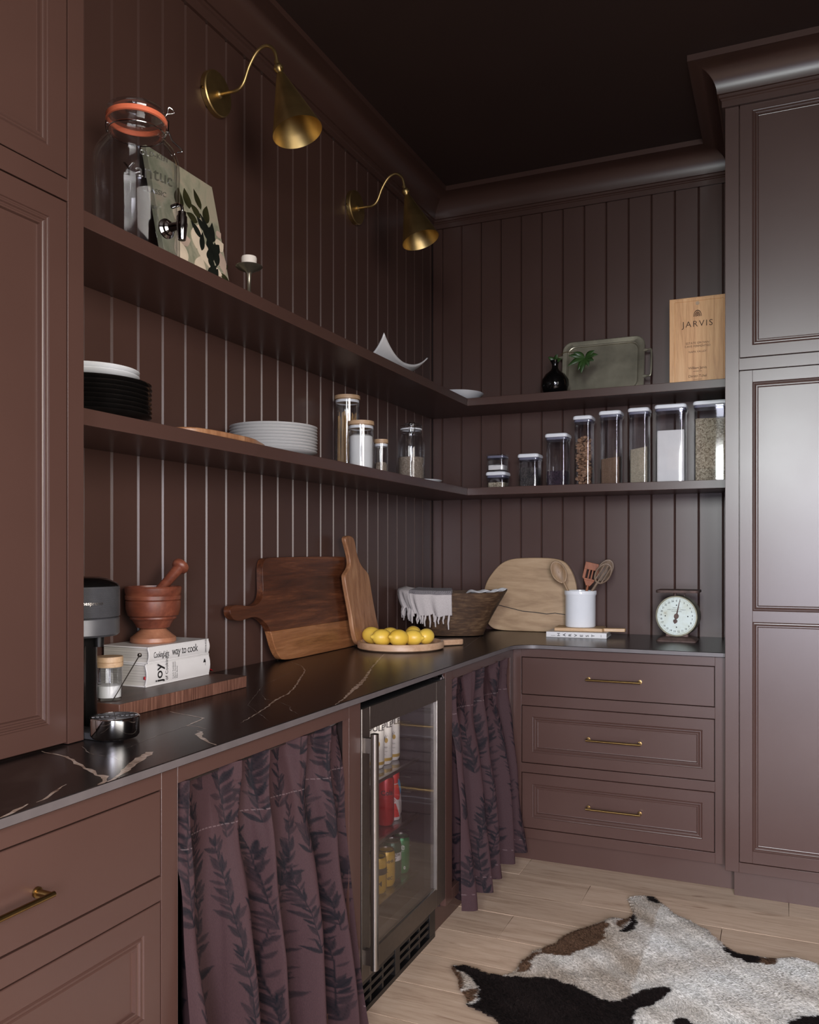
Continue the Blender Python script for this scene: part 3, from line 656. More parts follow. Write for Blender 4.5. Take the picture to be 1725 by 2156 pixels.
can('drink_can', .478, -1.900, .219, .122, .029, M_cg, 'green can left of the fridge handle on the bottom shelf')
# ------------------------------------------------------------------ brass sconces
def sconce(x, y, z):
    t = thing('wall_lamp', 'brass swan-neck wall lamp on the left, nearer the camera', 'lamp', (x, y, z), 'brass swan-neck wall lamps')
    L = lambda a, b, c: (x+a, y+b, z+c)
    MX = Matrix.Rotation(radians(90), 3, 'Y')
    MB().lathe([(0, .001), (.069, .001), (.069, .017), (.066, .020), (0, .020)], 48, L(0, 0, 0), MX).build('wall_plate', M_brass, t, smooth=40)
    sc = MB(); sc.lathe([(0, 0), (.004, 0), (.004, .004), (0, .005)], 12, L(.008, -.069, -.012), Matrix.Rotation(radians(90), 3, 'X')); sc.build('screw', M_brass2, t)
    pts = bez([L(.018, 0, -.004), L(.055, 0, -.005), L(.088, 0, -.008+.003), L(.112, 0, .012), L(.135, 0, .062), L(.165, 0, .100), L(.200, 0, .108), L(.226, 0, .086), L(.237, 0, .045)], 8)
    MB().tube(pts, .0052, 12).build('arm', M_brass, t, smooth=60)
    MB().lathe([(.012, 0), (.012, .006), (.007, .010)], 20, L(.019, 0, -.004), MX).build('arm_collar', M_brass, t)
    # shade axis tilts out from the wall
    ax = Vector((.075, 0, -.235)).normalized(); q = Vector((0, 0, 1)).rotation_difference(ax).to_matrix()
    a0 = Vector(L(.238, 0, .040))
    MB().lathe([(0, -.014), (.0075, -.014), (.0075, 0), (.0125, .003), (.0160, .012), (.0125, .021), (.0085, .025), (.009, .034), (0, .034)], 24, a0, q).build('knuckle', M_brass, t, smooth=50)
    MB().lathe([(.009, .030), (.013, .034), (.0775, .232), (.0765, .232), (.012, .037)], 56, a0, q).build('shade', M_brass, t, smooth=50)
    MB().lathe([(0, 0), (.003, 0), (.003, .014), (0, .015)], 10, Vector(L(.250, -.002, .020)), Matrix.Rotation(radians(70), 3, 'X') @ Matrix.Rotation(radians(40), 3, 'Y')).build('thumbscrew', M_brass, t)
    MB().lathe([(0, .05), (.012, .05), (.014, .10), (.012, .115), (0, .12)], 20, a0, q).build('bulb_holder', M_brass2, t)
    return t
s1 = sconce(0, -1.844, 2.750); copy_tree(s1, (0, -.883, 2.746), 'brass swan-neck wall lamp further back, nearer the corner')
# ------------------------------------------------------------------ glass dispenser
x, y, z = .165, -2.385, 2.02
t = thing('drink_dispenser', 'large clear glass drinks dispenser with a chrome tap on the upper shelf', 'dispenser', (x, y, z))
R = .106
out = [(0, .004), (.095, .0), (R, .010), (R, .235), (R*.98, .262), (R*.88, .290), (.072, .312), (.066, .318), (.066, .345), (.072, .349), (.072, .356)]
inn = [(.066, .356), (.061, .345), (.061, .318), (R*.82, .286), (R-.007, .258), (R-.006, .018), (0, .014)]
MB().lathe(out+inn, 64, (x, y, z)).build('glass_jar', M_glass2, t, smooth=50)
MB().lathe([(.069, .3555), (.0738, .357), (.0738, .368), (.069, .3695), (.069, .3555)], 56, (x, y, z)).build('rubber_seal', M_orange, t)
MB().lathe([(0, .370), (.050, .368), (.070, .368), (.073, .374), (.071, .386), (.060, .392), (.030, .394), (0, .392)], 56, (x, y, z)).build('glass_lid', M_glass, t, smooth=50)
a = atan2(.55, .83); ca, sa = cos(a), sin(a)
mb = MB(); mb.tube([(x+.069*cos(k*pi/24), y+.069*sin(k*pi/24), z+.330) for k in range(49)], .0016, 8, closed=True)
mb.tube(bez([(x+.067*ca, y+.067*sa, z+.325), (x+.078*ca, y+.078*sa, z+.34), (x+.088*ca, y+.088*sa, z+.318), (x+.112*ca, y+.112*sa, z+.296), (x+.10*ca, y+.10*sa, z+.29)], 6), .002, 8)
mb.tube(bez([(x+.064*ca, y+.064*sa, z+.372), (x+.074*ca, y+.074*sa, z+.385), (x+.083*ca, y+.083*sa-.006, z+.40), (x+.090*ca, y+.090*sa+.004, z+.392), (x+.074*ca, y+.074*sa, z+.385)], 6), .0016, 8)
mb.tube([(x+.075*ca, y+.075*sa, z+.34), (x+.076*ca, y+.076*sa, z+.368)], .004, 8); mb.tube([(x-.071*ca, y-.071*sa, z+.325), (x-.075*ca, y-.075*sa, z+.345), (x-.071*ca, y-.071*sa, z+.37)], .0016, 8)
mb.build('wire_clamp', M_chrome, t)
a = radians(-8); ca, sa = cos(a), sin(a); MX = Matrix.Rotation(a, 3, 'Z') @ Matrix.Rotation(radians(90), 3, 'Y'); zt = z+.068
mb = MB(); mb.lathe([(0, 0), (.024, 0), (.024, .004), (.018, .008), (.017, .014), (.011, .018), (.009, .045), (.012, .047), (.012, .062), (0, .064)], 28, (x+R*ca, y+R*sa, zt), MX)
tx, ty = x+(R+.055)*ca, y+(R+.055)*sa
mb.lathe([(0, -.038), (.009, -.038), (.010, -.034), (.0125, -.010), (.0125, .018), (.010, .022), (.010, .030), (0, .032)], 24, (tx, ty, zt))
mb.tube(bez([(tx, ty, zt+.028), (tx, ty, zt+.042), (tx-.012*ca, ty-.012*sa, zt+.050), (tx-.034*ca, ty-.034*sa, zt+.050)], 6), [.004]*12+[.0055]*7, 10)
mb.build('tap', M_chrome, t, smooth=40)
for s, sz, zz, da in (('OLD-KEN', .017, .232, 0), ('Yantuc', .046, .178, -.1), ('CLASSIC', .017, .145, 0), ('EST', .010, .108, 0)):
    mb = MB(); a0 = radians(-25)+da
    put_text(mb, s, sz, lambda u, v, w: (x+(R+.0002+w)*cos(a0+u/R), y+(R+.0002+w)*sin(a0+u/R), z+zz+v), ax='CENTER', ext=.0011); mb.build('embossed_letters', M_emb, t)
# canvas painting leaning on the wall
t = thing('painting', 'small canvas painting of pale flowers leaning behind the glass dispenser', 'painting', (.14, -2.12, 2.02))
cy0, cy1, ch = -2.205, -1.905, .405; tilt = .072
def CV(u, v, w): return (.030+.095-tilt*(v/ch)*1.2+w, u, 2.0205+v)
mb = MB(); mb.prism([(cy0, 0), (cy1-.0, 0), (cy1, ch), (cy0, ch)], CV, -.018, 0); mb.build('canvas', M_canvas, t, bevel=.001)
def petal(mb, u, v, a, L, wd, w):
    P_ = [(u+q*L*cos(a)-s_*wd*sin(pi*q**.8)*sin(a), v+q*L*sin(a)+s_*wd*sin(pi*q**.8)*cos(a)) for s_, qs in ((1, [i/8 for i in range(9)]), (-1, [1-i/8 for i in range(1, 8)])) for q in qs]
    mb.prism(P_, CV, .0002, w)
S = {0: [], 1: [], 2: [], 3: [], 4: []}
for k, (u, v, a, L, wd) in enumerate([(-1.99, .30, 1.9, .06, .014), (-2.00, .27, 2.5, .05, .015), (-1.98, .26, 1.2, .07, .016), (-2.02, .25, 2.9, .05, .014), (-2.01, .22, 3.6, .06, .016), (-1.945, .14, .3, .05, .013), (-1.94, .12, -.9, .06, .016), (-1.96, .09, -1.3, .07, .018), (-2.05, .28, 1.7, .06, .018), (-2.10, .26, 1.4, .07, .02)]): S[0].append((u, v, a, L, wd))
for k in range(26):
    u = random.uniform(-2.03, -1.945); v = random.uniform(.02, .24); S[1].append((u, v, random.uniform(.8, 2.4), random.uniform(.04, .08), random.uniform(.009, .018)))
for u, v, a, L, wd in [(-2.05, .16, 1.2, .09, .028), (-2.03, .20, -1.2, .09, .03), (-1.945, .20, .5, .05, .02), (-2.06, .07, 1.2, .08, .026), (-1.99, .08, .2, .04, .016), (-2.12, .09, 1.8, .08, .03), (-2.13, .22, .8, .07, .026), (-1.975, .12, -.2, .035, .013)]: S[2].append((u, v, a, L, wd))
for u, v, a, L, wd in [(-1.935, .19, -1.4, .07, .024), (-1.93, .24, .6, .03, .012), (-2.13, .16, .3, .06, .02)]: S[3].append((u, v, a, L, wd))
for u, v, a, L, wd in [(-2.02, .015, 1.6, .07, .03), (-1.975, .005, 2.2, .06, .02), (-2.07, .0, 1.3, .06, .03)]: S[4].append((u, v, a, L, wd))
for k, lst in S.items():
    mb = MB()
    for i, a_ in enumerate(lst): petal(mb, *a_, .0012+.0002*k+.00005*i)
    o = mb.build('brush_strokes', M_pl[k], t, smooth=0); o['kind'] = 'stuff'
# candle holder
x, y, z = .175, -1.905, 2.02
t = thing('candle_holder', 'slim silver candle holder with a short white candle, upper shelf', 'candle holder', (x, y, z))
MB().lathe([(0, 0), (.032, 0), (.034, .003), (.012, .008), (.006, .014), (.005, .06), (.0075, .064), (.005, .068), (.007, .118), (.012, .124), (.034, .134), (.041, .140), (.040, .142), (.020, .136), (0, .135)], 40, (x, y, z)).build('stand', plain('tarnished_silver', (140, 132, 118), .3, .85, .2, 30), t, smooth=40)
MB().lathe([(0, .136), (.022, .136), (.0235, .165), (.022, .170), (.012, .169), (0, .167)], 36, (x, y, z)).build('candle', M_wax, t, smooth=50)
MB().tube([(x, y, z+.167), (x+.001, y, z+.176)], .001, 6).build('wick', M_ink, t)
# upswept dish
def dish(u, v):
    a = 2*u-1; b = 2*v-1
    hgt = .034*abs(b)**2.2+.066*(abs(a)**2.3)*(.35+.65*abs(b)**1.5); s_ = .72+.28*abs(a)
    return (.178+b*.103*(.86+.14*abs(a)), -.955+a*.218*(.80+.20*abs(b)**1.5), 2.0225+hgt)
mb = MB(); mb.grid(40, 20, dish); tag(mb.build('platter_dish', M_matwhite, solid=.005), 'white rectangular dish with swept-up corners on the upper shelf', 'dish')
def bowlprof(R, h, t_=.003): return [(0, 0), (R*.45, 0), (R*.5, .002), (R*.8, h*.45), (R, h), (R-t_, h), (R*.78, h*.45+t_), (R*.48, t_+.003), (0, t_+.003)]
mb = MB().lathe(bowlprof(.128, .040), 56, (.215, -.21, 2.02)); tag(mb.build('serving_bowl', M_white, smooth=50), 'shallow white bowl in the corner of the upper shelf', 'bowl')
# ------------------------------------------------------------------ pewter tray
t = thing('serving_tray', 'rounded rectangular pewter tray leaning against the boarded wall', 'tray', (.885, -.08, 2.02))
def TR(u, v, w): return (u, -.095+.055*(v/.28)-w, 2.0205+v)
mb = MB(); O = rrect(.694, 1.077, 0, .278, .045, 8)
def scale(P, k): 
    cx, cy = .8855, .139; return [(cx+(p[0]-cx)*(1-k/.19), cy+(p[1]-cy)*(1-k/.139)) for p in P]
lv = [(0, -.004), (0, .004), (.003, .007), (.010, .006), (.022, .004), (.026, .0075), (.029, .006), (.032, -.001)]
vs = []; n = len(O)
for k, w in lv: vs += [TR(a, b, w) for a, b in scale(O, k)]
fs = [(k*n+i, k*n+(i+1) % n, (k+1)*n+(i+1) % n, (k+1)*n+i) for k in range(len(lv)-1) for i in range(n)]+[tuple(range((len(lv)-1)*n, len(lv)*n)), tuple(range(n))[::-1]]
mb.add(vs, fs); mb.build('tray_body', M_pewter, t, smooth=40)
for sx, x0 in ((-1, .694), (1, 1.077)):
    mb = MB(); mb.tube(bez([TR(x0, .205, .004), TR(x0+sx*.018, .205, .010), TR(x0+sx*.030, .20, .012), TR(x0+sx*.032, .14, .014), TR(x0+sx*.030, .085, .012), TR(x0+sx*.018, .08, .010), TR(x0, .08, .004)], 5), .0045, 10)
    for v in (.205, .08): mb.tube([TR(x0-sx*.004, v, .004), TR(x0+sx*.014, v, .008)], [.009, .005], 10)
    mb.build('handle', M_pewter, t)
# black vase and sprig
x, y, z = .700, -.225, 2.02
t = thing('bud_vase', 'small round black vase in front of the pewter tray', 'vase', (x, y, z))
MB().lathe([(0, 0), (.040, 0), (.054, .012), (.064, .040), (.062, .066), (.045, .092), (.022, .110), (.015, .122), (.0145, .136), (.023, .156), (.021, .156), (.012, .138), (.012, .120), (0, .10)], 48, (x, y, z)).build('vase_body', M_gblack, t, smooth=60)
t2 = thing('leaf_sprig', 'green leafy sprig arching out of the black vase', 'plant', (x, y, z+.12))
MB().tube(bez([(x, y, z+.11), (x+.008, y, z+.16), (x+.05, y-.02, z+.185), (x+.11, y-.035, z+.170), (x+.145, y-.04, z+.145)], 6), .0016, 6).build('stem', M_stem, t2)
def leafm(c, d, up, L, wd, par):
    c = Vector(c); d = Vector(d).normalized(); s_ = d.cross(Vector(up)).normalized(); n_ = s_.cross(d); mb = MB()
    def fn(u, v):
        q = v; ww = wd*sin(pi*min(1, q**.85))*(2*u-1); p = c+d*L*q+s_*ww+n_*(-abs(ww)*.25)+n_*(.12*L*sin(pi*q))-Vector((0, 0, 1))*L*.15*q*q
        return tuple(p)
    mb.grid(5, 12, fn); return mb.build('leaf', M_leaf, par, solid=.0006)
lc = (x+.146, y-.04, z+.146)
for a, L in ((15, .088), (38, .080), (-18, .062), (-62, .055), (-100, .088), (-118, .075), (160, .098), (140, .080), (182, .072), (200, .105)):
    leafm(lc, (cos(radians(a)), -.35, sin(radians(a))*.9), (0, -1, .3), L*.8, .0125, t2)
for a, dy in ((135, -.2), (70, -.4), (20, -.6)): leafm((x, y, z+.15), (cos(radians(a)), dy, sin(radians(a))), (0, -1, .2), .045, .010, t2)
# wine box
t = thing('wooden_wine_box', 'pale pine wine box with burnt-in lettering standing on the upper shelf', 'box', (1.31, -.1, 2.02))
bx0, bx1, bz0, bz1 = 1.196, 1.4405, 2.0205, 2.418; yf = -.150
MB().box(bx0, bx1, yf+.008, -.045, bz0, bz1).build('box_body', M_pine, t, bevel=.001)
mb = MB(); mb.rings(BY(yf), bx0+.010, bx1-.004, bz0+.004, bz1-.006, [(0, -.0078), (0, 0), (.012, 0), (.013, -.001), (.014, 0)]); mb.build('sliding_lid', M_pine, t)
mb = MB(); fb = lambda u, v, w: (u, yf-.0004-w, v)
cxm = 1.315
for s, sz, zz, sp in (('JARVIS', .037, 2.286, 1.25), ('ESTATE GROWN', .013, 2.210, 1), ('CAVE FERMENTED', .013, 2.196, 1), ('NAPA VALLEY', .012, 2.172, 1), ('William Jarvis', .016, 2.100, .9), ('PROPRIETOR', .006, 2.088, 1), ('Dimitri Tchel', .016, 2.064, .9), ('WINEMAKER', .006, 2.052, 1)):
    put_text(mb, s, sz, lambda u, v, w: fb(cxm+u, zz+v, 0), ax='CENTER', spacing=sp)
for k, rr in enumerate((.022, .016, .011, .006)):
    n = 14; P1 = [(cxm+rr*cos(pi*i/n)*.8, 2.330+rr*1.3*sin(pi*i/n)) for i in range(n+1)]; P2 = [(cxm+(rr-.003)*cos(pi*i/n)*.8, 2.330+(rr-.0035)*1.3*sin(pi*i/n)) for i in range(n+1)]
    mb.add([fb(a, b, 0) for a, b in P1+P2], [(i, i+1, n+2+i, n+1+i) for i in range(n)])
mb.build('branded_lettering', M_inkb, t, recalc=False)
mb = MB(); mb.lathe([(0, 0), (.008, 0), (.0085, -.0005)], 20, (cxm, yf-.0002, 2.388), Matrix.Rotation(radians(90), 3, 'X')); mb.build('thumb_notch', M_beech, t)
# ------------------------------------------------------------------ plates
def plate(x, y, z, R, mat, name='plate', tilt=0):
    prof = [(0, .0025), (R*.52, .0022), (R*.54, 0), (R*.58, .0), (R*.62, .004), (R*.72, .006), (R*.99, .0165), (R, .0182), (R*.985, .0192), (R*.72, .0105), (R*.60, .0065), (0, .0060)]
    return MB().lathe(prof, 56, (x, y, z)).build(name, mat, smooth=40)
nb = 8
for k in range(nb):
    o = plate(.158+random.uniform(-.001, .001), -2.525, 1.600+.0108*k, .134, M_blackplate)
    tag(o, ['black plate at the bottom of the black stack', 'black plate, second from the bottom of the black stack', 'black plate, third from the bottom of the black stack', 'black plate, fourth from the bottom of the black stack', 'black plate, fifth from the bottom of the black stack', 'black plate, third from the top of the black stack', 'black plate, second from the top of the black stack', 'topmost black plate, right under the white ones'][k], 'plate', 'black plates on the lower shelf')
for k in range(2):
    tag(plate(.155, -2.525, 1.600+.0108*nb+.0085+.0115*k, .108, M_white), ['white plate resting directly on the black plates', 'topmost white plate on the black stack'][k], 'plate', 'white plates on the black stack')
ord_ = ['bottom', 'second from bottom', 'third from bottom', 'fourth from bottom', 'middle', 'fourth from top', 'third from top', 'second from top', 'topmost']
for k in range(9):
    tag(plate(.152+random.uniform(-.0012, .0012), -1.732, 1.600+.0098*k, .141, M_plate), 'white dinner plate, %s of the white stack on the lower shelf' % ord_[k], 'plate', 'white dinner plates on the lower shelf')
tag(plate(.165, -.545, 1.600, .098, M_white), 'white saucer under the clip-top jar near the corner', 'plate')
P = smoothpoly([(-.205, -.05), (-.12, -.078), (.05, -.080), (.13, -.05), (.21, -.02), (.21, .02), (.13, .05), (.05, .07), (-.12, .07), (-.205, .04)], 2)
mb = MB(); ca, sa = cos(radians(90)), sin(radians(90)); mb.prism([(a, b) for a, b in P], lambda u, v, w: (.212-v, -2.105+u, w), 1.6005, 1.617)
tag(mb.build('serving_board', M_teak, bevel=.004, seg=3), 'thin wooden serving board lying on the lower shelf between the plate stacks', 'board')
# ------------------------------------------------------------------ glass jars on the lower left shelf
def jar(name, x, y, z, R, h, label, fill, fh, cat='jar'):
    t = thing(name, label, cat, (x, y, z), 'glass jars with wooden lids')
    MB().lathe([(0, 0), (R*.9, 0), (R, .006), (R, h-.016), (R-.003, h-.016), (R-.003, .008), (0, .006)], 44, (x, y, z)).build('glass_jar', M_glass, t, smooth=50)
    MB().lathe([(0, h-.024), (R*.9, h-.024), (R*.9, h-.014), (R*1.03, h-.014), (R*1.04, h-.010), (R*1.03, h), (0, h)], 44, (x, y, z)).build('wooden_lid', M_beech, t, smooth=40)
    MB().lathe([(R-.0045, h-.028), (R-.002, h-.028), (R-.002, h-.018), (R-.0045, h-.018), (R-.0045, h-.028)], 44, (x, y, z)).build('seal', M_lid, t)
    if fill:
        mb = MB(); mb.lathe([(0, .0075), (R-.005, .0085), (R-.0042, .012), (R-.0042, fh-.004), (R*.7, fh+.003), (R*.3, fh-.002), (0, fh+.001)], 44, (x, y, z)); mb.build('contents', fill, t, smooth=50)
    return t
t = jar('storage_jar', .082, -1.092, 1.60, .049, .312, 'tall glass jar of spaghetti with wooden lid', None, 0)
mb = MB()
for k in range(90):
    a = random.uniform(0, 2*pi); rr = .040*sqrt(random.random()); b = a+random.uniform(-.5, .5)
    mb.tube([(.082+rr*cos(a), -1.092+rr*sin(a), 1.609), (.082+rr*.9*cos(b), -1.092+rr*.9*sin(b), 1.609+random.uniform(.20, .245))], .0010, 5)
o = mb.build('spaghetti', M_pasta, t); o['kind'] = 'stuff'
jar('storage_jar', .200, -1.205, 1.60, .048, .188, 'glass jar of white flour with wooden lid, in front of the spaghetti', M_flour, .135)
jar('storage_jar', .172, -.972, 1.60, .0285, .150, 'smallest wooden-lidded glass jar, right of the flour jar', M_couscous, .055)
x, y, z = .145, -.605, 1.6155
t = thing('clip_top_jar', 'clip-top glass jar half full of pale grain, standing on a saucer', 'jar', (x, y, z))
R = .062
MB().lathe([(0, .002), (R*.9, 0), (R, .006), (R, .155), (R*.92, .180), (.046, .198), (.044, .204), (.044, .214), (.048, .217), (.048, .221), (.041, .221), (.040, .204), (R*.86, .176), (R-.004, .155), (R-.004, .010), (0, .006)], 48, (x, y, z)).build('glass_jar', M_glass, t, smooth=50)
MB().lathe([(0, .230), (.046, .229), (.049, .234), (.048, .246), (.040, .250), (0, .249)], 40, (x, y, z)).build('glass_lid', M_glass, t, smooth=50)
MB().lathe([(.043, .222), (.0485, .223), (.0485, .228), (.043, .229), (.043, .222)], 40, (x, y, z)).build('rubber_seal', M_lid, t)
mb = MB(); mb.tube([(x+.0455*cos(k*pi/20), y+.0455*sin(k*pi/20), z+.209) for k in range(40)], .0014, 6, closed=True)
mb.tube([(x+.0495*cos(k*pi/20), y+.0495*sin(k*pi/20), z+.240) for k in range(40)], .0014, 6, closed=True)
a = atan2(-.82, .42); ca, sa = cos(a), sin(a)
for d in (-.012, .012): mb.tube(bez([(x+.047*ca-d*sa, y+.047*sa+d*ca, z+.205), (x+.058*ca-d*sa, y+.058*sa+d*ca, z+.215), (x+.056*ca-d*sa, y+.056*sa+d*ca, z+.245), (x+.05*ca-d*sa*.6, y+.05*sa+d*ca*.6, z+.250)], 5), .0015, 6)
mb.build('wire_clamp', M_chrome, t)
MB().lathe([(0, .007), (R-.006, .008), (R-.0052, .012), (R-.0052, .100), (R*.6, .103), (0, .101)], 44, (x, y, z)).build('contents', M_couscous, t, smooth=50)
# ------------------------------------------------------------------ plastic pop-lid containers on the right lower shelf
def rr_prof(mb, x, y, w, d, r, levels, n=5):
    P = rrect(-w/2, w/2, -d/2, d/2, r, n); m = len(P); vs = []
    for s_, z in levels: vs += [(x+a*(1-2*s_/w), y+b*(1-2*s_/d), z) for a, b in P]
    fs = [(k*m+i, k*m+(i+1) % m, (k+1)*m+(i+1) % m, (k+1)*m+i) for k in range(len(levels)-1) for i in range(m)]
    fs += [tuple(range(m))[::-1], tuple(range((len(levels)-1)*m, len(levels)*m))]
    return mb.add(vs, fs)
def container(x0, w, d, h, label, fill, fh, z=1.60, slope=0, flat=False, yb=-.2, mound=0):
    x = x0+w/2; y = yb+d/2; r = .014
    t = thing('storage_container', label, 'container', (x, y, z), 'clear pop-lid containers')
    lh = .018 if not flat else .006
    mb = MB(); rr_prof(mb, x, y, w-.006, d-.006, r, [(.004, z), (.001, z+.004), (.002, z+h-lh-.022), (-.002, z+h-lh-.010), (-.002, z+h-lh-.004), (.002, z+h-lh-.004), (.0025, z+h-lh-.010), (.005, z+h-lh-.022), (.005, z+.006)])
    mb.build('clear_body', M_plas, t, smooth=40)
    mb = MB(); rr_prof(mb, x, y, w-.008, d-.008, r, [(.003, z+h-lh-.012), (.0, z+h-lh-.011), (.0, z+h-lh-.001), (.003, z+h-lh)])
    mb.build('seal', M_seal, t, smooth=40)
    if not flat:
        mb = MB(); rr_prof(mb, x, y, w+.002, d+.002, r+.002, [(.002, z+h-lh), (0, z+h-lh+.003), (0, z+h-.008), (.003, z+h-.002), (.008, z+h)])
        ld = mb.build('lid', M_lid, t, smooth=40)
        MB().lathe([(.018, z+h-.001), (.018, z+h+.0018), (.016, z+h+.0022), (0, z+h+.0022)], 28, (x, y, 0)).build('button', M_lid, ld)
    else:
        mb = MB(); rr_prof(mb, x, y, w-.002, d-.002, r, [(.002, z+h-lh), (0, z+h-lh+.002), (0, z+h-.001), (.003, z+h)]); mb.build('lid', M_plas, t, smooth=40)
    if fill is not None:
        mb = MB(); P = rrect(-w/2+.009, w/2-.009, -d/2+.009, d/2-.009, .009, 4); m = len(P)
        vs = [(x+a, y+b, z+.0065) for a, b in P]+[(x+a, y+b, z+fh+slope*a/(w/2)+random.uniform(-.0015, .0015)) for a, b in P]+[(x, y, z+fh+mound)]
        fs = [tuple(range(m))[::-1]]+[(i, (i+1) % m, m+(i+1) % m, m+i) for i in range(m)]+[(m+i, m+(i+1) % m, 2*m) for i in range(m)]
        mb.add(vs, fs); mb.build('contents', fill, t, smooth=40)
    return t
container(.354, .098, .10, .082, 'lower of two short clear containers stacked near the corner', M_oat, .030)
container(.354, .094, .094, .080, 'upper of two short clear containers, holding white powder', M_flour, .028, z=1.6845, flat=True, yb=-.197, mound=.010)
container(.512, .100, .10, .160, 'short clear container of dark seeds, second from the corner', M_seed, .095)
container(.643, .105, .105, .248, 'clear container with dark beans at the bottom, left of the cereal', M_beans, .074)
t = container(.775, .086, .10, .322, 'tall narrow clear container filled with cereal flakes', None, 0)
mb = MB()
for k in range(420):
    cx = .775+.043+random.uniform(-.029, .029); cy = -.15+random.uniform(-.036, .036); cz = 1.611+random.uniform(0, 1)*.235*(1-.15*abs(cx-.818)/.03)
    M_ = Matrix.Rotation(random.uniform(0, 6.28), 3, 'X') @ Matrix.Rotation(random.uniform(0, 6.28), 3, 'Z'); rr = random.uniform(.006, .0095)
    P = [M_ @ Vector((rr*cos(q*pi/3.5), rr*.8*sin(q*pi/3.5), .0015*(q % 2))) for q in range(7)]
    mb.add([(cx, cy, cz+.001)]+[(cx+p.x, min(cy+p.y, -.107), max(cz+p.z, 1.6085)) for p in P], [(0, 1+q, 1+(q+1) % 7) for q in range(7)])
o = mb.build('cereal_flakes', M_cereal, t, smooth=0, recalc=False); o['kind'] = 'stuff'
container(.893, .098, .10, .336, 'tall clear container one third full of brown sugar', M_sand, .122, slope=.006)
container(1.022, .092, .10, .341, 'tall clear container half full of pale grain', M_rice, .160, slope=.008)
container(1.138, .134, .10, .347, 'wide tall clear container mostly full of white flour', M_flour, .232)
container(1.300, .150, .10, .352, 'widest clear container full of rolled oats, beside the tall cabinet', M_oat, .275)
# ------------------------------------------------------------------ coffee machine
cx, cy, cz = .252, -2.668, .914
t = thing('coffee_machine', 'black and gunmetal capsule coffee machine beside the left cabinet', 'coffee machine', (cx, cy, cz))
MB().lathe([(0, .1985), (.082, .1985), (.087, .203), (.087, .236), (.085, .238)], 56, (cx, cy, cz)).build('lower_band', M_gun, t, smooth=40)
mb = MB(); pr_ = [(.0, .2385), (.084, .2385), (.0875, .241)]
for k in range(30): pr_ += [(.0880, .241+k*.0021), (.0872, .2421+k*.0021)]
pr_ += [(.0875, .304), (.085, .306), (0, .306)]
mb.lathe(pr_, 56, (cx, cy, cz)); mb.build('head', M_gun, t, smooth=20)
MB().lathe([(.0865, .306), (.084, .311), (.060, .323), (.045, .326), (0, .327)], 56, (cx, cy, cz)).build('lid', M_gblack, t, smooth=40)
mb = MB(); put_text(mb, 'nespresso', .011, lambda u, v, w: (cx+.0886*cos(radians(-25)+u/.0885), cy+.0886*sin(radians(-25)+u/.0885), cz+.268+v), ax='CENTER'); mb.build('lettering', M_steel, t, recalc=False)
MB().lathe([(0, .0), (.052, .0), (.054, .003), (.054, .188), (.060, .198), (0, .199)], 48, (cx-.002, cy-.018, cz)).build('column', M_black, t, smooth=40)
mb = MB(); mb.grid(14, 2, lambda u, v: (cx-.002+.0548*cos(radians(-130)+u*radians(118)), cy-.018+.0548*sin(radians(-130)+u*radians(118)), cz+.012+.168*v)); mb.build('silver_panel', M_steel, t, solid=.001)
mb = MB(); mb.lathe([(0, .176), (.010, .176), (.012, .20), (0, .2)], 20, (cx+.055, cy+.005, cz)); mb.build('spout', M_black, t)
mb = MB(); mb.prism(rrect(cx+.03, .43, -2.762, -2.71, .02), lambda u, v, w: (u, v, w), cz+.0005, cz+.014); mb.build('foot', M_gun, t, bevel=.002)
tx, ty = .418, -2.735
MB().lathe([(0, .006), (.044, .006), (.0485, .012), (.0485, .046), (.047, .0475), (.0445, .0475), (.0445, .046), (0, .046)], 48, (tx, ty, cz)).build('drip_tray', M_chrome, t, smooth=40)
MB().lathe([(0, .0462), (.0440, .0462), (.0440, .0466), (0, .0466)], 48, (tx, ty, cz)).build('drip_plate', M_black, t)
mb = MB()
for k in range(1, 5): mb.lathe([(.009*k, .0465), (.009*k+.003, .0465), (.009*k+.003, .0480), (.009*k, .0480), (.009*k, .0465)], 36, (tx, ty, cz))
for k in range(4):
    a = k*pi/4; mb.tube([(tx-.044*cos(a), ty-.044*sin(a), cz+.0472), (tx+.044*cos(a), ty+.044*sin(a), cz+.0472)], .0012, 6)
mb.build('drip_grid', M_gun, t)
# ------------------------------------------------------------------ butcher block, books, mortar, sugar jar
mb = MB(); mb.box(.012, .274, -2.565, -2.061, .9145, .9465)
o = mb.build('chopping_block', M_blocke, bevel=.0015, mats=[M_block]); 
for p in o.data.polygons:
    if p.normal.z > .9: p.material_index = 1
tag(o, 'thick end-grain chopping block under the two cookbooks', 'chopping board')
def book(name, x0, x1, y0, y1, z0, z1, label, lean=0):
    t = thing(name, label, 'book', ((x0+x1)/2, (y0+y1)/2, z0))
    c = .0035
    mb = MB(); mb.box(x0, x1-.004, y0, y1, z0, z0+c); mb.box(x0, x1-.004, y0, y1, z1-c, z1)
    n = 7; P = [(x1-.006+.006*sin(pi*i/(n-1)), z0+(z1-z0)*i/(n-1)) for i in range(n)]; Q = [(a-.004, b) for a, b in P][::-1]
    mb.prism(P+Q, lambda u, v, w: (u, w, v), y0, y1); mb.build('cover', M_cover, t, bevel=.0008, smooth=30)
    MB().box(x0+.004, x1-.010, y0+.004, y1-.004, z0+c, z1-c).build('pages', M_paper, t)
    return t
jx0, jx1 = .004, .167; jy0, jy1 = -2.348, -2.085
t = book('cookbook', jx0, jx1, jy0, jy1, .9468, 1.0065, 'thick white cookbook with joy on the spine, lower of the two')
mb = MB(); FX = lambda u, v, w: (jx1+.0006, u, v)
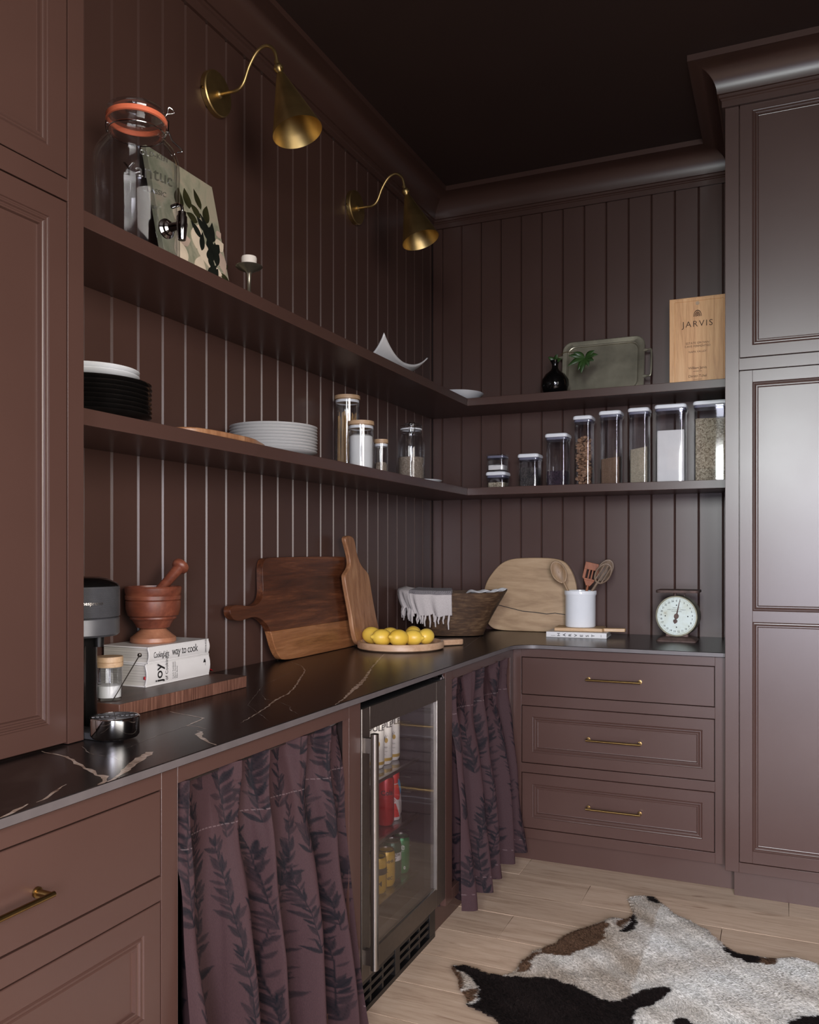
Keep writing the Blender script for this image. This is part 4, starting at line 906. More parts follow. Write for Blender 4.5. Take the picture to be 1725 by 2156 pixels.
put_text(mb, 'joy', .040, lambda u, v, w: FX(jy0+.058-v*1.0, .955+u*1.0, 0), ax='LEFT', bold=.0004)
put_text(mb, 'of Cooking', .014, lambda u, v, w: FX(jy0+.080-v, .957+u, 0))
for k, s in enumerate(('Irma S. Rombauer', 'Marion Rombauer', 'Ethan Becker')): put_text(mb, s, .0062, lambda u, v, w: FX(jy0+.103+.008*k-v, .957+u, 0))
put_text(mb, 'SCRIBNER', .004, lambda u, v, w: FX(jy1-.022-v, .976+u, 0)); mb.add([FX(jy1-.033, .985, 0), FX(jy1-.021, .985, 0), FX(jy1-.027, .996, 0)], [(0, 1, 2)])
mb.build('spine_lettering', M_ink, t, recalc=False)['kind'] = 'stuff'
mb = MB(); mb.grid(2, 8, lambda u, v: (.120+.010*u+.01*v, jy1-.002+.052*v, .985-.036*v**.8+.001*u)); mb.build('ribbon', M_red, t, solid=.0006)
mb = MB(); mb.grid(2, 4, lambda u, v: (.157+.006*u, jy0-.0015-.0008*v, .975-.008*v)); mb.build('ribbon', M_red, t, solid=.0006)
wx0, wx1 = .010, .169; wy0, wy1 = -2.342, -2.090
t = book('cookbook', wx0, wx1, wy0, wy1, 1.0068, 1.0495, 'white cookbook with way to cook on the spine, under the mortar')
mb = MB(); FW = lambda u, v, w: (wx1+.0006, u, v)
put_text(mb, 'CookingLight', .0215, lambda u, v, w: FW(wy0+.016+u*.58, 1.0205+v, 0), spacing=.9); put_text(mb, 'way to cook', .030, lambda u, v, w: FW(wy0+.088+u*.80, 1.0205+v, 0), spacing=.9)
put_text(mb, 'OXMOOR HOUSE', .006, lambda u, v, w: FW(wy1-.016-v*1.4, 1.012+u*.9, 0), spacing=.8)
mb.build('spine_lettering', M_ink, t, recalc=False)['kind'] = 'stuff'
x, y, z = .088, -2.232, 1.0497
t = thing('mortar', 'turned reddish wooden mortar standing on the stacked cookbooks', 'mortar', (x, y, z))
MB().lathe([(0, 0), (.058, 0), (.061, .004), (.060, .014), (.050, .022), (.036, .034), (.032, .040)], 48, (x, y, z)).build('foot', M_cedarl, t, smooth=30)
MB().lathe([(.030, .036), (.040, .040), (.044, .041), (.047, .048), (.056, .062), (.060, .063), (.062, .066), (.061, .070), (.067, .074), (.072, .092), (.0725, .113), (.070, .115), (.0735, .117), (.074, .127), (.0715, .129), (.074, .135), (.0755, .148), (.073, .152), (.067, .152), (.060, .10), (.040, .065), (0, .056)], 56, (x, y, z)).build('bowl', M_cedar, t, smooth=25)
t = thing('pestle', 'wooden pestle leaning out of the mortar', 'pestle', (x, y, z+.10))
a0 = Vector((x+.0, y-.035, z+.095)); a1 = Vector((x+.02, y+.098, z+.212)); q = Vector((0, 0, 1)).rotation_difference((a1-a0)).to_matrix(); L = (a1-a0).length
MB().lathe([(0, 0), (.014, .002), (.019, .012), (.019, .03), (.014, .05), (.0135, L*.6), (.015, L*.8), (.0165, L-.022), (.022, L-.018), (.0245, L-.010), (.022, L-.002), (.014, L), (0, L)], 32, a0, q).build('pestle_body', M_cedar, t, smooth=40)
x, y, z = .205, -2.523, .9468
t = thing('sugar_jar', 'small glass jar of sugar with wooden lid beside the coffee machine', 'jar', (x, y, z))
R = .030
MB().lathe([(0, 0), (R*.9, 0), (R, .005), (R, .078), (R-.002, .078), (R-.002, .007), (0, .005)], 40, (x, y, z)).build('glass_jar', M_glass, t, smooth=50)
mb = MB(); mb.lathe([(0, .078), (R*1.04, .078), (R*1.06, .082), (R*1.06, .088), (R*1.02, .0885), (R*1.06, .090), (R*1.06, .099), (R*1.03, .102), (0, .102)], 40, (x, y, z)); mb.build('wooden_lid', M_beech, t, smooth=30)
MB().lathe([(0, .006), (R-.0035, .007), (R-.0032, .010), (R-.0032, .034), (R*.5, .037), (0, .034)], 36, (x, y, z)).build('contents', M_flour, t, smooth=50)
t = thing('tea_spoon', 'thin steel stirrer with a ball end leaning on the sugar jar', 'spoon', (x+.035, y+.01, z))
p0, p1 = Vector((x+.036, y-.028, z+.004)), Vector((x+.040, y+.058, z+.100))
mb = MB(); mb.tube([p0, p1], .0013, 8); mb.lathe([(0, -.0055), (.004, -.004), (.0055, 0), (.004, .004), (0, .0055)], 16, p1); mb.build('stirrer', M_steel, t)
# ------------------------------------------------------------------ leaning boards
BB = [(-1.531, .9155), (-1.56, .936), (-1.582, .972), (-1.597, 1.023), (-1.615, 1.049), (-1.653, 1.073), (-1.69, 1.081), (-1.726, 1.078), (-1.771, 1.072), (-1.805, 1.078), (-1.821, 1.096), (-1.821, 1.116), (-1.8, 1.125), (-1.761, 1.124), (-1.716, 1.116), (-1.674, 1.118), (-1.642, 1.13), (-1.624, 1.153), (-1.62, 1.214), (-1.615, 1.25), (-1.599, 1.272), (-1.571, 1.277), (-1.3, 1.279), (-1.004, 1.279), (-.978, 1.270), (-.97, 1.1), (-.965, .925), (-.981, .9155), (-1.25, .9155)]
t = thing('cutting_board', 'large dark wooden cutting board with round handle leaning on the wall', 'cutting board', (.02, -1.3, .914))
tilt = lambda v: .034*(1-(v-.915)/.364)*1.0
def BF(u, v, w): return (.004+tilt(v)+w, u, v)
BBs = smoothpoly(BB, 2)
def clip(P, zc, keep_low):
    out = []
    for i in range(len(P)):
        a, b = P[i], P[(i+1) % len(P)]; ia = (a[1] <= zc) == keep_low; ib = (b[1] <= zc) == keep_low
        if ia: out.append(a)
        if ia != ib:
            f_ = (zc-a[1])/(b[1]-a[1]); out.append((a[0]+(b[0]-a[0])*f_, zc))
    return out
mb = MB(); mb.prism(clip(BBs, 1.024, False), BF, 0, .026); mb.build('dark_plank', M_walnut, t, bevel=.005, seg=3, smooth=40)
mb = MB(); mb.prism(clip(BBs, 1.024, True), BF, 0, .026); mb.build('light_plank', M_walnutl, t, bevel=.0025, seg=2, smooth=40)
PD = [(-1.022, .920), (-1.053, .936), (-1.068, .987), (-1.071, 1.044), (-1.088, 1.131), (-1.098, 1.202), (-1.079, 1.215), (-1.045, 1.236), (-1.035, 1.261), (-1.048, 1.308), (-1.065, 1.347), (-1.053, 1.36), (-1.022, 1.364), (-.991, 1.358), (-.98, 1.338), (-.975, 1.301), (-.962, 1.268), (-.943, 1.242), (-.894, 1.215), (-.88, 1.196), (-.872, 1.121), (-.855, 1.03), (-.835, .967), (-.832, .929), (-.843, .9155), (-.885, .9155), (-.95, .9155)]
t = thing('paddle_board', 'narrow light wooden paddle board leaning in front of the dark board', 'cutting board', (.07, -.95, .914))
def PF(u, v, w): return (.036+.050*(1-(v-.915)/.45)+w, u, v)
mb = MB(); mb.prism(smoothpoly(PD, 2), PF, 0, .020); mb.build('board_body', M_teak, t, bevel=.004, seg=3, smooth=40)
# lemon platter
px, py = .265, -.985; ang = atan2(.40, .92)
t = thing('lemon_platter', 'round pale wooden tray with a handle holding the lemons', 'tray', (px, py, .9145), None)
R_ = .172
MB().lathe([(0, 0), (R_*.94, 0), (R_, .006), (R_*1.0, .026), (R_*.985, .030), (R_*.93, .030), (R_*.90, .014), (0, .012)], 64, (px, py, .9145), None, 1, 1).build('tray_body', M_platter, t, smooth=40)
hx0, hx1 = R_*.98, R_*.98+.105; ca, sa = cos(radians(52)), sin(radians(52))
mb = MB(); mb.prism(rrect(R_*.93, R_+.115, -.022, .022, .018, 6), lambda u, v, w: (px+u*ca-v*sa, py+u*sa+v*ca, w), .9155+.001, .9155+.024); mb.build('handle', M_platter, t, bevel=.005, seg=3)
lem = [(-.105, .035, 0, 150, 'lemon at the left end of the pile'), (-.062, -.045, 0, 200, 'lemon second from the left with its tip pointing left'), (.004, -.072, 0, 215, 'front lemon in the middle of the pile'), (.060, -.030, 0, 350, 'lemon just right of the front one, tip to the right'), (.112, .014, 0, 60, 'lemon at the right end of the pile'), (-.035, .055, 0, 20, 'lemon in the back row on the left'), (.062, .078, 0, 100, 'lemon in the back row on the right')]
vr = (cos(radians(23.67)), sin(radians(23.67)))
for a, b, dz, rot, lab in lem:
    wx = px-.012+a*vr[0]-b*vr[1]; wy = py+a*vr[1]+b*vr[0]
    q = Matrix.Rotation(radians(rot+23), 3, 'Z') @ Matrix.Rotation(radians(86+random.uniform(-6, 6)), 3, 'Y'); R_l = random.uniform(.0305, .034); L = R_l*1.22
    prof = [(0, -L-.002), (.004, -L-.001), (.007, -L+.002)]+[(R_l*sin(pi*k/14)**.9, -L*cos(pi*k/14)) for k in range(2, 13)]+[(.0085, L-.001), (.0065, L+.005), (0, L+.008)]
    z_ = .9145+.0145+R_l*.98+dz
    tag(MB().lathe(prof, 32, (wx, wy, z_), q).build('lemon', M_lemon, smooth=80), lab, 'lemon', 'lemons on the wooden tray')
# dough bowl
bx, by, bz = .262, -.375, .9145; BA = radians(23.67)
t = thing('dough_bowl', 'old dark carved wooden dough bowl in the corner, towel over its rim', 'bowl', (bx, by, bz))
def bowlpt(th, t_, out=True):
    k = t_; ra = .135+.110*k**1.15; rb = .098+.070*k; e = 2/2.6
    if not out: ra -= .016+.01*(1-k); rb -= .016+.01*(1-k)
    c_, s_ = cos(th), sin(th); u = ra*math.copysign(abs(c_)**e, c_); v = rb*math.copysign(abs(s_)**e, s_)
    zz = .004+.196*k if out else .03+.170*k
    zz += .010*k*(abs(c_)**3)
    return (bx+u*cos(BA)-v*sin(BA), by+u*sin(BA)+v*cos(BA), bz+zz)
mb = MB(); NT = 64
lev = [(0, True), (.03, True)]+[(k/8, True) for k in range(1, 9)]+[(1.0, False)]+[(k/6, False) for k in range(5, -1, -1)]
vs = [bowlpt(2*pi*i/NT, k, o_) for k, o_ in lev for i in range(NT)]; nl = len(lev)
fs = [(k*NT+i, k*NT+(i+1) % NT, (k+1)*NT+(i+1) % NT, (k+1)*NT+i) for k in range(nl-1) for i in range(NT)]+[tuple(range(NT))[::-1], tuple(range((nl-1)*NT, nl*NT))]
mb.add(vs, fs); mb.build('bowl_body', M_dough, t, smooth=50)
t = thing('fringed_towel', 'grey cotton towel with dark stripe and fringe hanging over the bowl', 'towel', (bx-.1, by-.12, bz+.08))
def towelpt(th, s_, dth=0, off=.004, drop=.115, gath=0):
    # s_: 0 deep inside the bowl, .35 at the rim, 1 at the hem
    rim = Vector(bowlpt(th, 1)); cen = Vector((bx, by, rim.z)); o_ = (rim-cen).normalized()
    wob = sin(th*17)*.5+sin(th*31+1)*.3
    if s_ < .35:
        q = s_/.35; p = Vector(bowlpt(th, .45+.55*q, False)); p = p-o_*(.004+off); p.z += .012*q**4+off
        return p
    q = (s_-.35)/.65; arc = min(1, q*6)
    p = rim+o_*(off+.010*sin(arc*pi/2)+.012*q*wob+.004); p.z = rim.z+.005+off-(.004 if arc < 1 else 0)-drop*max(0, q-.04)*(1+.08*wob)
    p -= o_*.030*q*q
    return p
def towel(th0, th1, drop, off, stripe, name='cloth'):
    mb = MB(); nu, nv = 60, 44
    mb.grid(nu, nv, lambda u, v: tuple(towelpt(th0+(th1-th0)*u, v, 0, off, drop)))
    if stripe:
        k = 0
        for i in range(nu-1):
            for j in range(nv-1):
                mb.mi[k] = 1 if stripe[0] < j/(nv-1) < stripe[1] else 0; k += 1
    return mb.build(name, M_towel, t, solid=.0022, mats=[M_stripe], recalc=False)
towel(radians(172), radians(236), .090, .004, (.05, .32)); towel(radians(224), radians(268), .120, .010, (.05, .47))
mb = MB()
for th0, th1, drop, off, n in ((172, 236, .090, .004, 18), (224, 268, .120, .010, 11)):
    for k in range(n):
        th = radians(th0+(th1-th0)*(k+.5)/n); p = towelpt(th, 1, 0, off, drop); L = random.uniform(.030, .062); o_ = Vector((random.uniform(-.010, .010), random.uniform(-.010, .010), 0))
        mb.tube([p+Vector((0, 0, .006)), p+o_*.4-Vector((0, 0, L*.2)), p+o_-Vector((0, 0, L*.55)), p+o_*.6-Vector((0, 0, L))], [.0035, .0055, .0042, .0030], 7)
o = mb.build('fringe', M_towel, t, smooth=60); o['kind'] = 'stuff'
mb = MB()
def nap(u, v):
    th = radians(285+58*u); p = Vector(bowlpt(th, 1)); cen = Vector((bx, by, p.z)); o_ = (p-cen).normalized()
    p = p-o_*(.090*(1-v)-.004); p.z += .006+.008*sin(u*19)*sin(v*5+1)+.018*max(0, 1-abs(u-.12)*5)*(1-v)-.02*(1-v)**2; return tuple(p)
mb.grid(48, 14, nap)
k = 0
for i in range(47):
    for j in range(13): mb.mi[k] = 1 if (.30 < i/47 < .78 and j < 8) else 0; k += 1
mb.build('folded_end', M_matwhite, t, solid=.002, mats=[M_stripe], recalc=False)
# ------------------------------------------------------------------ round board, crock, book, scale
RB = [(.378, .9155), (.337, .93), (.311, .969), (.297, 1.028), (.295, 1.098), (.306, 1.148), (.337, 1.198), (.378, 1.243), (.429, 1.265), (.49, 1.27), (.58, 1.271), (.649, 1.268), (.698, 1.254), (.732, 1.211), (.756, 1.154), (.765, 1.078), (.756, 1.011), (.727, .953), (.688, .923), (.62, .9155), (.5, .9155)]
t = thing('round_board', 'big pale rounded wooden board with a crack, leaning behind the crock', 'cutting board', (.53, -.05, .914))
def RF(u, v, w): return (u, -.006-.050*(1-(v-.915)/.356)-w, v)
mb = MB(); mb.prism(smoothpoly(RB, 2), RF, 0, .022); mb.build('board_body', M_ash, t, bevel=.004, seg=3, smooth=40)
mb = MB(); cr = [(.32, 1.046), (.37, 1.040), (.43, 1.026), (.50, 1.012), (.56, 1.007), (.62, 1.002), (.66, 1.006), (.72, 1.0)]
mb.add([RF(a, b-.0012*(1+(i % 2)), .0224) for i, (a, b) in enumerate(cr)]+[RF(a, b+.0012*(1+((i+1) % 2)), .0224) for i, (a, b) in enumerate(cr)], [(i, i+1, 9+i, 8+i) for i in range(7)]); mb.build('crack', M_ink, t, recalc=False)
bz0 = .9145
t = thing('thin_book', 'thin white book titled HARVEST lying flat under the crock', 'book', (.80, -.19, bz0)); 
def RT(cx_, cy_, an):
    c_, s_ = cos(radians(an)), sin(radians(an)); return lambda u, v, w: (cx_+u*c_-v*s_, cy_+u*s_+v*c_, w)
K = RT(.804, -.195, 4)
def rbox(mb, f_, u0, u1, v0, v1, z0, z1): return mb.prism([(u0, v0), (u1, v0), (u1, v1), (u0, v1)], f_, z0, z1)
mb = MB(); rbox(mb, K, -.134, .134, -.092, .092, bz0, bz0+.003); rbox(mb, K, -.134, .134, -.092, .092, bz0+.021, bz0+.024); rbox(mb, K, -.134, .134, -.093, -.089, bz0, bz0+.024); mb.build('cover', M_cover, t, bevel=.0006)
mb = MB(); rbox(mb, K, -.131, .131, -.088, .089, bz0+.003, bz0+.021); mb.build('pages', M_paper, t)
mb = MB(); 
for i, c in enumerate('HARVEST'):
    put_text(mb, c, .018, lambda u, v, w: K(-.072+.0255*i-v*1.0, -.0935, bz0+.005+u*1.1), bold=.0003)
for i in range(5): put_text(mb, 'E', .006, lambda u, v, w: K(-.108+.004*i-v, -.0935, bz0+.006+u))
put_text(mb, 'ooo', .008, lambda u, v, w: K(.112-v, -.0935, bz0+.006+u*.8)); mb.build('spine_lettering', M_ink, t, recalc=False)['kind'] = 'stuff'
tb = bz0+.0245
t = thing('small_board', 'small light wooden board with a handle between book and crock', 'board', (.82, -.17, tb))
K2 = RT(.800, -.165, 6)
mb = MB(); mb.prism([(-.106, -.075), (.108, -.075), (.114, -.055), (.205, -.045), (.209, -.028), (.205, -.012), (.114, -.006), (.112, .075), (-.106, .075)], K2, tb, tb+.015); mb.build('board_body', wood('honey_beech', [(150, 116, 78), (182, 148, 108), (200, 170, 130)], 'x', 6, .45), t, bevel=.002)
cx, cy, cz = .800, -.150, tb+.0155
t = thing('utensil_crock', 'white ceramic crock full of wooden utensils', 'crock', (cx, cy, cz)); R = .0735
MB().lathe([(0, .003), (R*.90, 0), (R*.94, .004), (R*.94, .142), (R*.99, .148), (R, .152), (R, .163), (R*.98, .166), (R*.88, .166), (R*.86, .150), (R*.86, .010), (0, .008)], 56, (cx, cy, cz)).build('crock_body', M_white, t, smooth=40)
def utensil(name, p0, p1, head, mat, label, par=None):
    t = thing(name, label, 'utensil', tuple(p0)); p0 = Vector(p0); p1 = Vector(p1); d = (p1-p0).normalized()
    vw = Vector((1.66, -4.08, 1.29))-p1; s_ = d.cross(vw).normalized(); n_ = s_.cross(d)
    MB().tube([p0, p0*.5+p1*.5, p1], [.006, .0065, .0055], 10).build('shaft', mat, t)
    mb = MB()
    if head == 'spoon' or head == 'slotted':
        L, wd = (.112, .034) if head == 'spoon' else (.098, .031)
        def fn(u, v):
            aa = 2*pi*u; rr = v; a_ = L/2+L/2*rr*-cos(aa); b_ = wd*rr*sin(aa)*(1 if cos(aa) < .3 else 1-.25*(cos(aa)-.3)); dep = -.010*(1-rr*rr)
            return tuple(p1-d*.006+d*a_+s_*b_-n_*(.004-dep*-1 if False else -dep))
        if head == 'spoon': mb.grid(36, 10, fn, closeu=True)
        else:
            for k in range(-1, 2): pass
            ring = [tuple(p1+d*(L/2-L/2*cos(q*pi/16))+s_*(wd*sin(q*pi/16))) for q in range(32)]; mb.tube(ring, .0042, 8, closed=True)
            for k in (-.5, 0, .5):
                h_ = sqrt(1-k*k); mb.tube([p1+d*(L/2-L/2*h_)+s_*wd*k, p1+d*(L/2)+s_*wd*k-n_*.006, p1+d*(L/2+L/2*h_)+s_*wd*k], .0034, 8)
        mb.build('spoon_bowl', mat, t, solid=.004 if head == 'spoon' else 0)
    else:
        L, w0, w1 = .105, .018, .033
        def quad(a0_, a1_, l0, l1):
            P_ = [p1+d*l0+s_*a0_[0], p1+d*l0+s_*a0_[1], p1+d*l1+s_*a1_[1], p1+d*l1+s_*a1_[0]]
            vs = [tuple(p+n_*.0022) for p in P_]+[tuple(p-n_*.0022) for p in P_]; mb.add(vs, [(0, 1, 2, 3), (7, 6, 5, 4), (0, 4, 5, 1), (1, 5, 6, 2), (2, 6, 7, 3), (3, 7, 4, 0)])
        quad((-w0*.5, w0*.5), (-w0-.006, w0+.006), -.004, .022); quad((-.022, .022), (-w1, w1), .022, .030)
        for a_, b_ in ((-1, -.62), (-.32, -.12), (.12, .32), (.62, 1)): quad((a_*w1, b_*w1), (a_*w1, b_*w1), .030, .072)
        quad((-w1, w1), (-w1, w1*.8), .072, L)
        mb.build('blade', mat, t, bevel=.001)
    return t
zb = cz+.012
utensil('wooden_spoon', (cx+.018, cy, zb), (cx-.074, cy-.020, cz+.205), 'spoon', M_spoon1, 'large pale wooden spoon leaning left out of the crock')
utensil('wooden_spatula', (cx-.010, cy+.016, zb), (cx+.036, cy-.005, cz+.192), 'spatula', M_spoon2, 'reddish slotted wooden spatula in the crock')
utensil('slotted_spoon', (cx-.042, cy-.014, zb), (cx+.085, cy-.035, cz+.205), 'slotted', M_spoon3, 'grey-brown slotted wooden spoon leaning right out of the crock')
utensil('wooden_spoon', (cx-.036, cy+.018, zb), (cx+.080, cy+.034, cz+.215), 'spoon', M_spoon3, 'dark wooden spoon behind the slotted one')
# scale
sx, sy, sz = 1.240, -.225, .9145
t = thing('kitchen_scale', 'antique round-dial kitchen scale on the worktop near the tall cabinet', 'scale', (sx, sy, sz), None)
mb = MB(); rr_prof(mb, sx, sy, .165, .150, .012, [(0, sz), (0, sz+.004), (.010, sz+.014), (.030, sz+.020)]); mb.build('base', M_rust, t, smooth=30)
mb = MB(); rr_prof(mb, sx, sy, .095, .070, .006, [(0, sz+.016), (0, sz+.05), (.004, sz+.09)]); mb.build('pedestal', M_rust, t, smooth=30)
zc = sz+.108; RD = .088; MXd = Matrix.Rotation(radians(-5), 3, 'Z') @ Matrix.Rotation(radians(90), 3, 'X')
yfce = sy-.040
MB().lathe([(0, -.075), (RD*.97, -.075), (RD, -.070), (RD, .004), (RD*.985, .008), (RD*.93, .008), (RD*.92, .003), (RD*.9, .0025)], 64, (sx, yfce, zc), MXd).build('drum', M_rim, t, smooth=40)
MB().lathe([(0, .0022), (RD*.925, .0022), (RD*.925, .0035), (0, .0035)], 64, (sx, yfce, zc), MXd).build('dial_face', M_dial, t)
def DF(u, v, w=0): 
    p = MXd @ Vector((u, v, .0040+w)); return (sx+p.x, yfce+p.y, zc+p.z)
mb = MB()
for n_ in range(25):
    a = pi/2-2*pi*n_/25; r_ = .066; s_ = str(n_)
    put_text(mb, s_, .0115, lambda u, v, w: DF(r_*cos(a)+u*.85, r_*sin(a)+v-.004), ax='CENTER', bold=.0002)
for k in range(100):
    a = 2*pi*k/100; r0 = .0745 if k % 4 else .0725; r1 = .0785; w_ = .0004
    mb.add([DF(r0*cos(a)-w_*sin(a), r0*sin(a)+w_*cos(a)), DF(r0*cos(a)+w_*sin(a), r0*sin(a)-w_*cos(a)), DF(r1*cos(a)+w_*sin(a), r1*sin(a)-w_*cos(a)), DF(r1*cos(a)-w_*sin(a), r1*sin(a)+w_*cos(a))], [(0, 1, 2, 3)])
put_text(mb, 'FAMILY SCALE', .005, lambda u, v, w: DF(u, .034+v), ax='CENTER'); put_text(mb, 'AMERICAN CUTLERY COMPANY', .0058, lambda u, v, w: DF(u*.9, .0255+v), ax='CENTER'); put_text(mb, 'MANUFACTURERS', .0052, lambda u, v, w: DF(u, .0185+v), ax='CENTER')
mb.build('dial_print', M_ink, t, recalc=False)
for a, b in ((0, .047), (0, -.047), (.047, 0), (-.047, 0)): MB().lathe([(0, .0042), (.0028, .0042), (.0024, .0056), (0, .006)], 14, (sx+(MXd @ Vector((a, b, 0))).x, yfce+(MXd @ Vector((a, b, 0))).y, zc+b), MXd).build('rivet', M_ink, t)
an = radians(78); c_, s_ = cos(an), sin(an)
mb = MB(); 
PN = [(.075, .0006), (.012, .003), (.006, .009), (-.002, .010), (-.010, .006), (-.013, .0025), (-.018, .009), (-.026, .008), (-.034, 0), (-.026, -.008), (-.018, -.009), (-.013, -.0025), (-.010, -.006), (-.002, -.010), (.006, -.009), (.012, -.003), (.075, -.0006)]
mb.prism(PN, lambda u, v, w: DF(u*c_-v*s_, u*s_+v*c_, w), .002, .004); mb.build('pointer', M_rust, t)
mb = MB(); mb.box(sx-.014, sx-.006, sy-.006, sy+.006, zc+RD-.01, sz+.2085); mb.box(sx+.026, sx+.031, sy-.004, sy+.004, zc+RD-.02, sz+.2085); mb.build('post', M_rust, t)
mb = MB(); rr_prof(mb, sx+.004, sy+.004, .176, .150, .015, [(.001, sz+.2085), (0, sz+.2105), (0, sz+.2185), (.002, sz+.220)]); mb.build('platform', M_rust, t, smooth=30)
# ------------------------------------------------------------------ cowhide
HP = [(0.71, -1.602), (0.722, -1.591), (0.747, -1.576), (0.789, -1.579), (0.835, -1.595), (0.876, -1.588), (0.899, -1.558), (0.905, -1.505), (0.902, -1.482), (0.914, -1.444), (0.915, -1.41), (0.949, -1.352), (0.97, -1.317), (0.985, -1.255), (1.028, -1.171), (1.076, -1.101), (1.106, -1.048), (1.152, -1.042), (1.171, -0.989), (1.147, -0.915), (1.13, -0.861), (1.14, -0.824), (1.177, -0.79), (1.219, -0.794), (1.254, -0.846), (1.277, -0.869), (1.306, -0.92), (1.363, -0.956), (1.396, -0.99), (1.423, -0.998), (1.437, -1.039), (1.477, -1.112), (1.521, -1.145), (1.582, -1.143), (1.641, -1.134), (1.681, -1.111), (1.733, -1.126), (1.80, -1.154), (1.95, -1.236), (2.1, -1.45), (2.15, -1.75), (2.0, -2.1), (1.7, -2.35), (1.35, -2.35), (1.15, -2.15), (1.081, -1.98), (0.985, -1.888), (0.932, -1.838), (0.897, -1.822), (0.858, -1.807), (0.831, -1.799), (0.831, -1.779), (0.815, -1.752), (0.788, -1.729), (0.757, -1.663), (0.723, -1.624)]
def inpoly(P, X, Y):
    r_ = np.zeros(X.shape, bool); n = len(P)
    for i in range(n):
        x0, y0_ = P[i]; x1, y1_ = P[(i+1) % n]
        if y0_ == y1_: continue
        c = ((y0_ > Y) != (y1_ > Y)) & (X < (x1-x0)*(Y-y0_)/(y1_-y0_)+x0); r_ ^= c
    return r_
BL = [[(0.716, -1.602), (0.747, -1.574), (0.789, -1.577), (0.848, -1.592), (0.91, -1.581), (0.975, -1.56), (1.028, -1.551), (1.086, -1.562), (1.131, -1.585), (1.177, -1.614), (1.232, -1.596), (1.255, -1.545), (1.298, -1.484), (1.34, -1.458), (1.358, -1.472), (1.343, -1.527), (1.319, -1.585), (1.281, -1.628), (1.281, -1.689), (1.294, -1.858), (1.081, -1.987), (0.964, -1.896), (0.897, -1.832), (0.825, -1.805), (0.858, -1.767), (0.828, -1.69), (0.783, -1.636), (0.727, -1.61)],
 [(1.471, -1.112), (1.505, -1.105), (1.547, -1.130), (1.582, -1.140), (1.59, -1.197), (1.55, -1.206), (1.509, -1.175), (1.483, -1.144)], [(1.19, -.785), (1.222, -.785), (1.26, -.846), (1.222, -.848), (1.196, -.825)],
 [(1.176, -.985), (1.193, -1.06), (1.19, -1.11), (1.169, -1.147), (1.148, -1.153), (1.167, -1.091), (1.165, -1.029)], [(1.376, -1.648), (1.391, -1.624), (1.421, -1.623), (1.455, -1.675), (1.405, -1.754)], [(1.661, -1.523), (1.707, -1.473), (1.751, -1.45), (1.845, -1.504), (1.732, -1.611)], [(1.6, -1.9), (1.8, -1.8), (2.0, -1.9), (1.8, -2.2)]]
TN = [[(0.96, -1.317), (0.975, -1.245), (1.033, -1.16), (1.09, -1.09), (1.11, -1.11), (1.10, -1.16), (1.115, -1.21), (1.095, -1.271), (1.062, -1.328), (1.024, -1.387), (0.947, -1.40), (0.939, -1.352)], [(1.575, -1.149), (1.638, -1.130), (1.635, -1.169), (1.609, -1.204), (1.583, -1.192)], [(.700, -1.60), (.722, -1.604), (.76, -1.64), (.785, -1.68), (.79, -1.735), (.75, -1.70)], [(.80, -1.74), (.83, -1.70), (.85, -1.76), (.82, -1.80)], [(1.14, -1.04), (1.175, -.98), (1.165, -1.03), (1.15, -1.13), (1.12, -1.10)], [(.90, -1.48), (.93, -1.39), (.95, -1.40), (.93, -1.45), (.95, -1.53), (.91, -1.55)]]
_ph = rng.uniform(0, 6.28, 8)
def n2(X, Y, s):
    return (np.sin(X*s+_ph[0]+2*np.sin(Y*s*.7+_ph[1]))+np.sin(Y*s*1.3+_ph[2]+1.5*np.sin(X*s*.9+_ph[3]))+.6*np.sin((X+Y)*s*2.3+_ph[4]))/2.6
def hidecol(X, Y):
    Xn = X+.006*n2(X, Y, 90); Yn = Y+.006*n2(Y, X, 80)
    c = np.zeros(X.shape+(3,)); w = np.array(lin(250, 248, 244)[:3]); g = np.array(lin(206, 192, 176)[:3]); k = np.clip(.45+.55*n2(X, Y, 16), 0, 1)
    k = np.where(X < 1.25, np.clip(k+.25, 0, 1), k*.55)[..., None]
    c[:] = w*(1-k)+g*k
    for P_ in TN: c[inpoly(P_, Xn, Yn)] = lin(122, 92, 70)[:3]
    for P_ in BL: c[inpoly(P_, Xn, Yn)] = lin(28, 15, 12)[:3]
    return c
st = .008; gx = np.arange(.69, 2.17, st); gy = np.arange(-2.37, -.77, st); GX, GY = np.meshgrid(gx, gy, indexing='ij')
ins = inpoly(HP, GX, GY); zz = .006+.004*(n2(GX, GY, 9)+1)+.002*n2(GX, GY, 33)
cl = ins[:-1, :-1] & ins[1:, :-1] & ins[1:, 1:] & ins[:-1, 1:]; ii, jj = np.nonzero(cl); nyy = len(gy)
F_ = np.stack([ii*nyy+jj, (ii+1)*nyy+jj, (ii+1)*nyy+jj+1, ii*nyy+jj+1], -1)
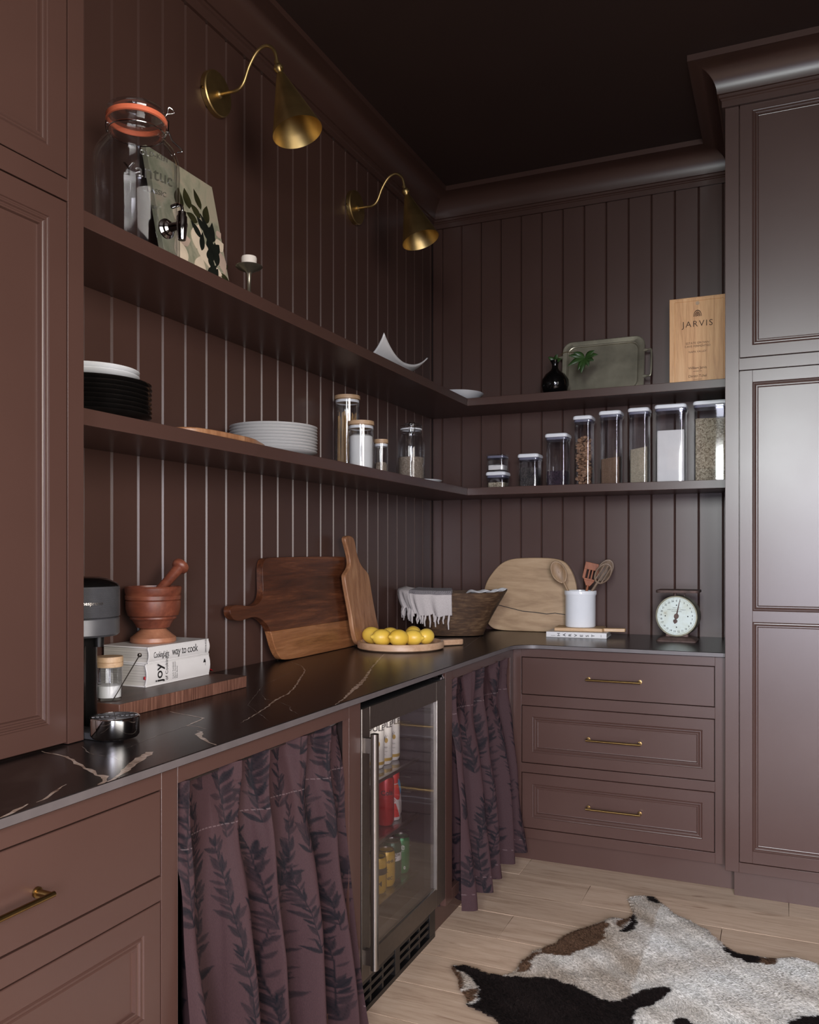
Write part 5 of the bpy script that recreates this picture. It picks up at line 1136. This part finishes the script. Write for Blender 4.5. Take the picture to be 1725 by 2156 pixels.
def raw_mesh(name, V, Fc, C=None, mat=None, smooth=True):
    used = np.unique(Fc); mp = np.zeros(len(V), np.int64); mp[used] = np.arange(len(used)); V = V[used]; Fc = mp[Fc]
    me = bpy.data.meshes.new(name); me.vertices.add(len(V)); me.vertices.foreach_set('co', V.astype(np.float32).ravel()); k = Fc.shape[1]
    me.loops.add(Fc.size); me.loops.foreach_set('vertex_index', Fc.astype(np.int32).ravel()); me.polygons.add(len(Fc))
    me.polygons.foreach_set('loop_start', np.arange(0, Fc.size, k, dtype=np.int32)); me.polygons.foreach_set('loop_total', np.full(len(Fc), k, np.int32)); me.update(); me.validate()
    if C is not None:
        C = C[used]; at = me.color_attributes.new('col', 'FLOAT_COLOR', 'POINT'); at.data.foreach_set('color', np.concatenate([C, np.ones((len(C), 1))], 1).astype(np.float32).ravel())
    if mat: me.materials.append(mat)
    if smooth: me.shade_smooth()
    return me
me = raw_mesh('hide', np.stack([GX, GY, zz], -1).reshape(-1, 3), F_, hidecol(GX, GY).reshape(-1, 3), M_fur)
t = thing('cowhide_rug', 'white, black and tan cowhide rug lying on the oak floor', 'rug', (1.4, -1.6, 0))
o = bpy.data.objects.new('hide', me); COL.objects.link(o); o.parent = t; o.location = (-1.4, 1.6, 0)
sm = o.modifiers.new('solid', 'SOLIDIFY'); sm.thickness = .003; sm.offset = -1
NH = 150000
X = rng.uniform(.69, 2.0, NH*2); Y = rng.uniform(-2.1, -.77, NH*2); k = inpoly(HP, X, Y) & (Y > -2.05); X = X[k][:NH]; Y = Y[k][:NH]; n = len(X)
Z = .0065+.004*(n2(X, Y, 9)+1)+.002*n2(X, Y, 33)
ang = -.9+.9*n2(X, Y, 5)+.35*n2(X, Y, 24)+rng.normal(0, .22, n); L = rng.uniform(.009, .017, n); up = rng.uniform(.12, .42, n)
dx, dy = np.cos(ang), np.sin(ang); wd = rng.uniform(.0005, .0009, n)
V = np.zeros((n, 4, 3)); V[:, 0] = np.stack([X-dy*wd, Y+dx*wd, Z], -1); V[:, 1] = np.stack([X+dy*wd, Y-dx*wd, Z], -1)
V[:, 2] = np.stack([X+dx*L*.6+dy*wd*.7, Y+dy*L*.6-dx*wd*.7, Z+L*up*.5], -1); V[:, 3] = np.stack([X+dx*L, Y+dy*L, Z+L*up*.45], -1)
C = hidecol(X, Y)*rng.uniform(.78, 1.18, (n, 1)); C = np.repeat(C, 4, 0)
b_ = np.arange(n)*4; F_ = np.concatenate([np.stack([b_, b_+1, b_+2], -1), np.stack([b_, b_+2, b_+3], -1)])
me = raw_mesh('hair', V.reshape(-1, 3), F_, C, M_fur, False); o = bpy.data.objects.new('hair', me); COL.objects.link(o); o.parent = t; o.location = (-1.4, 1.6, 0); o['kind'] = 'stuff'
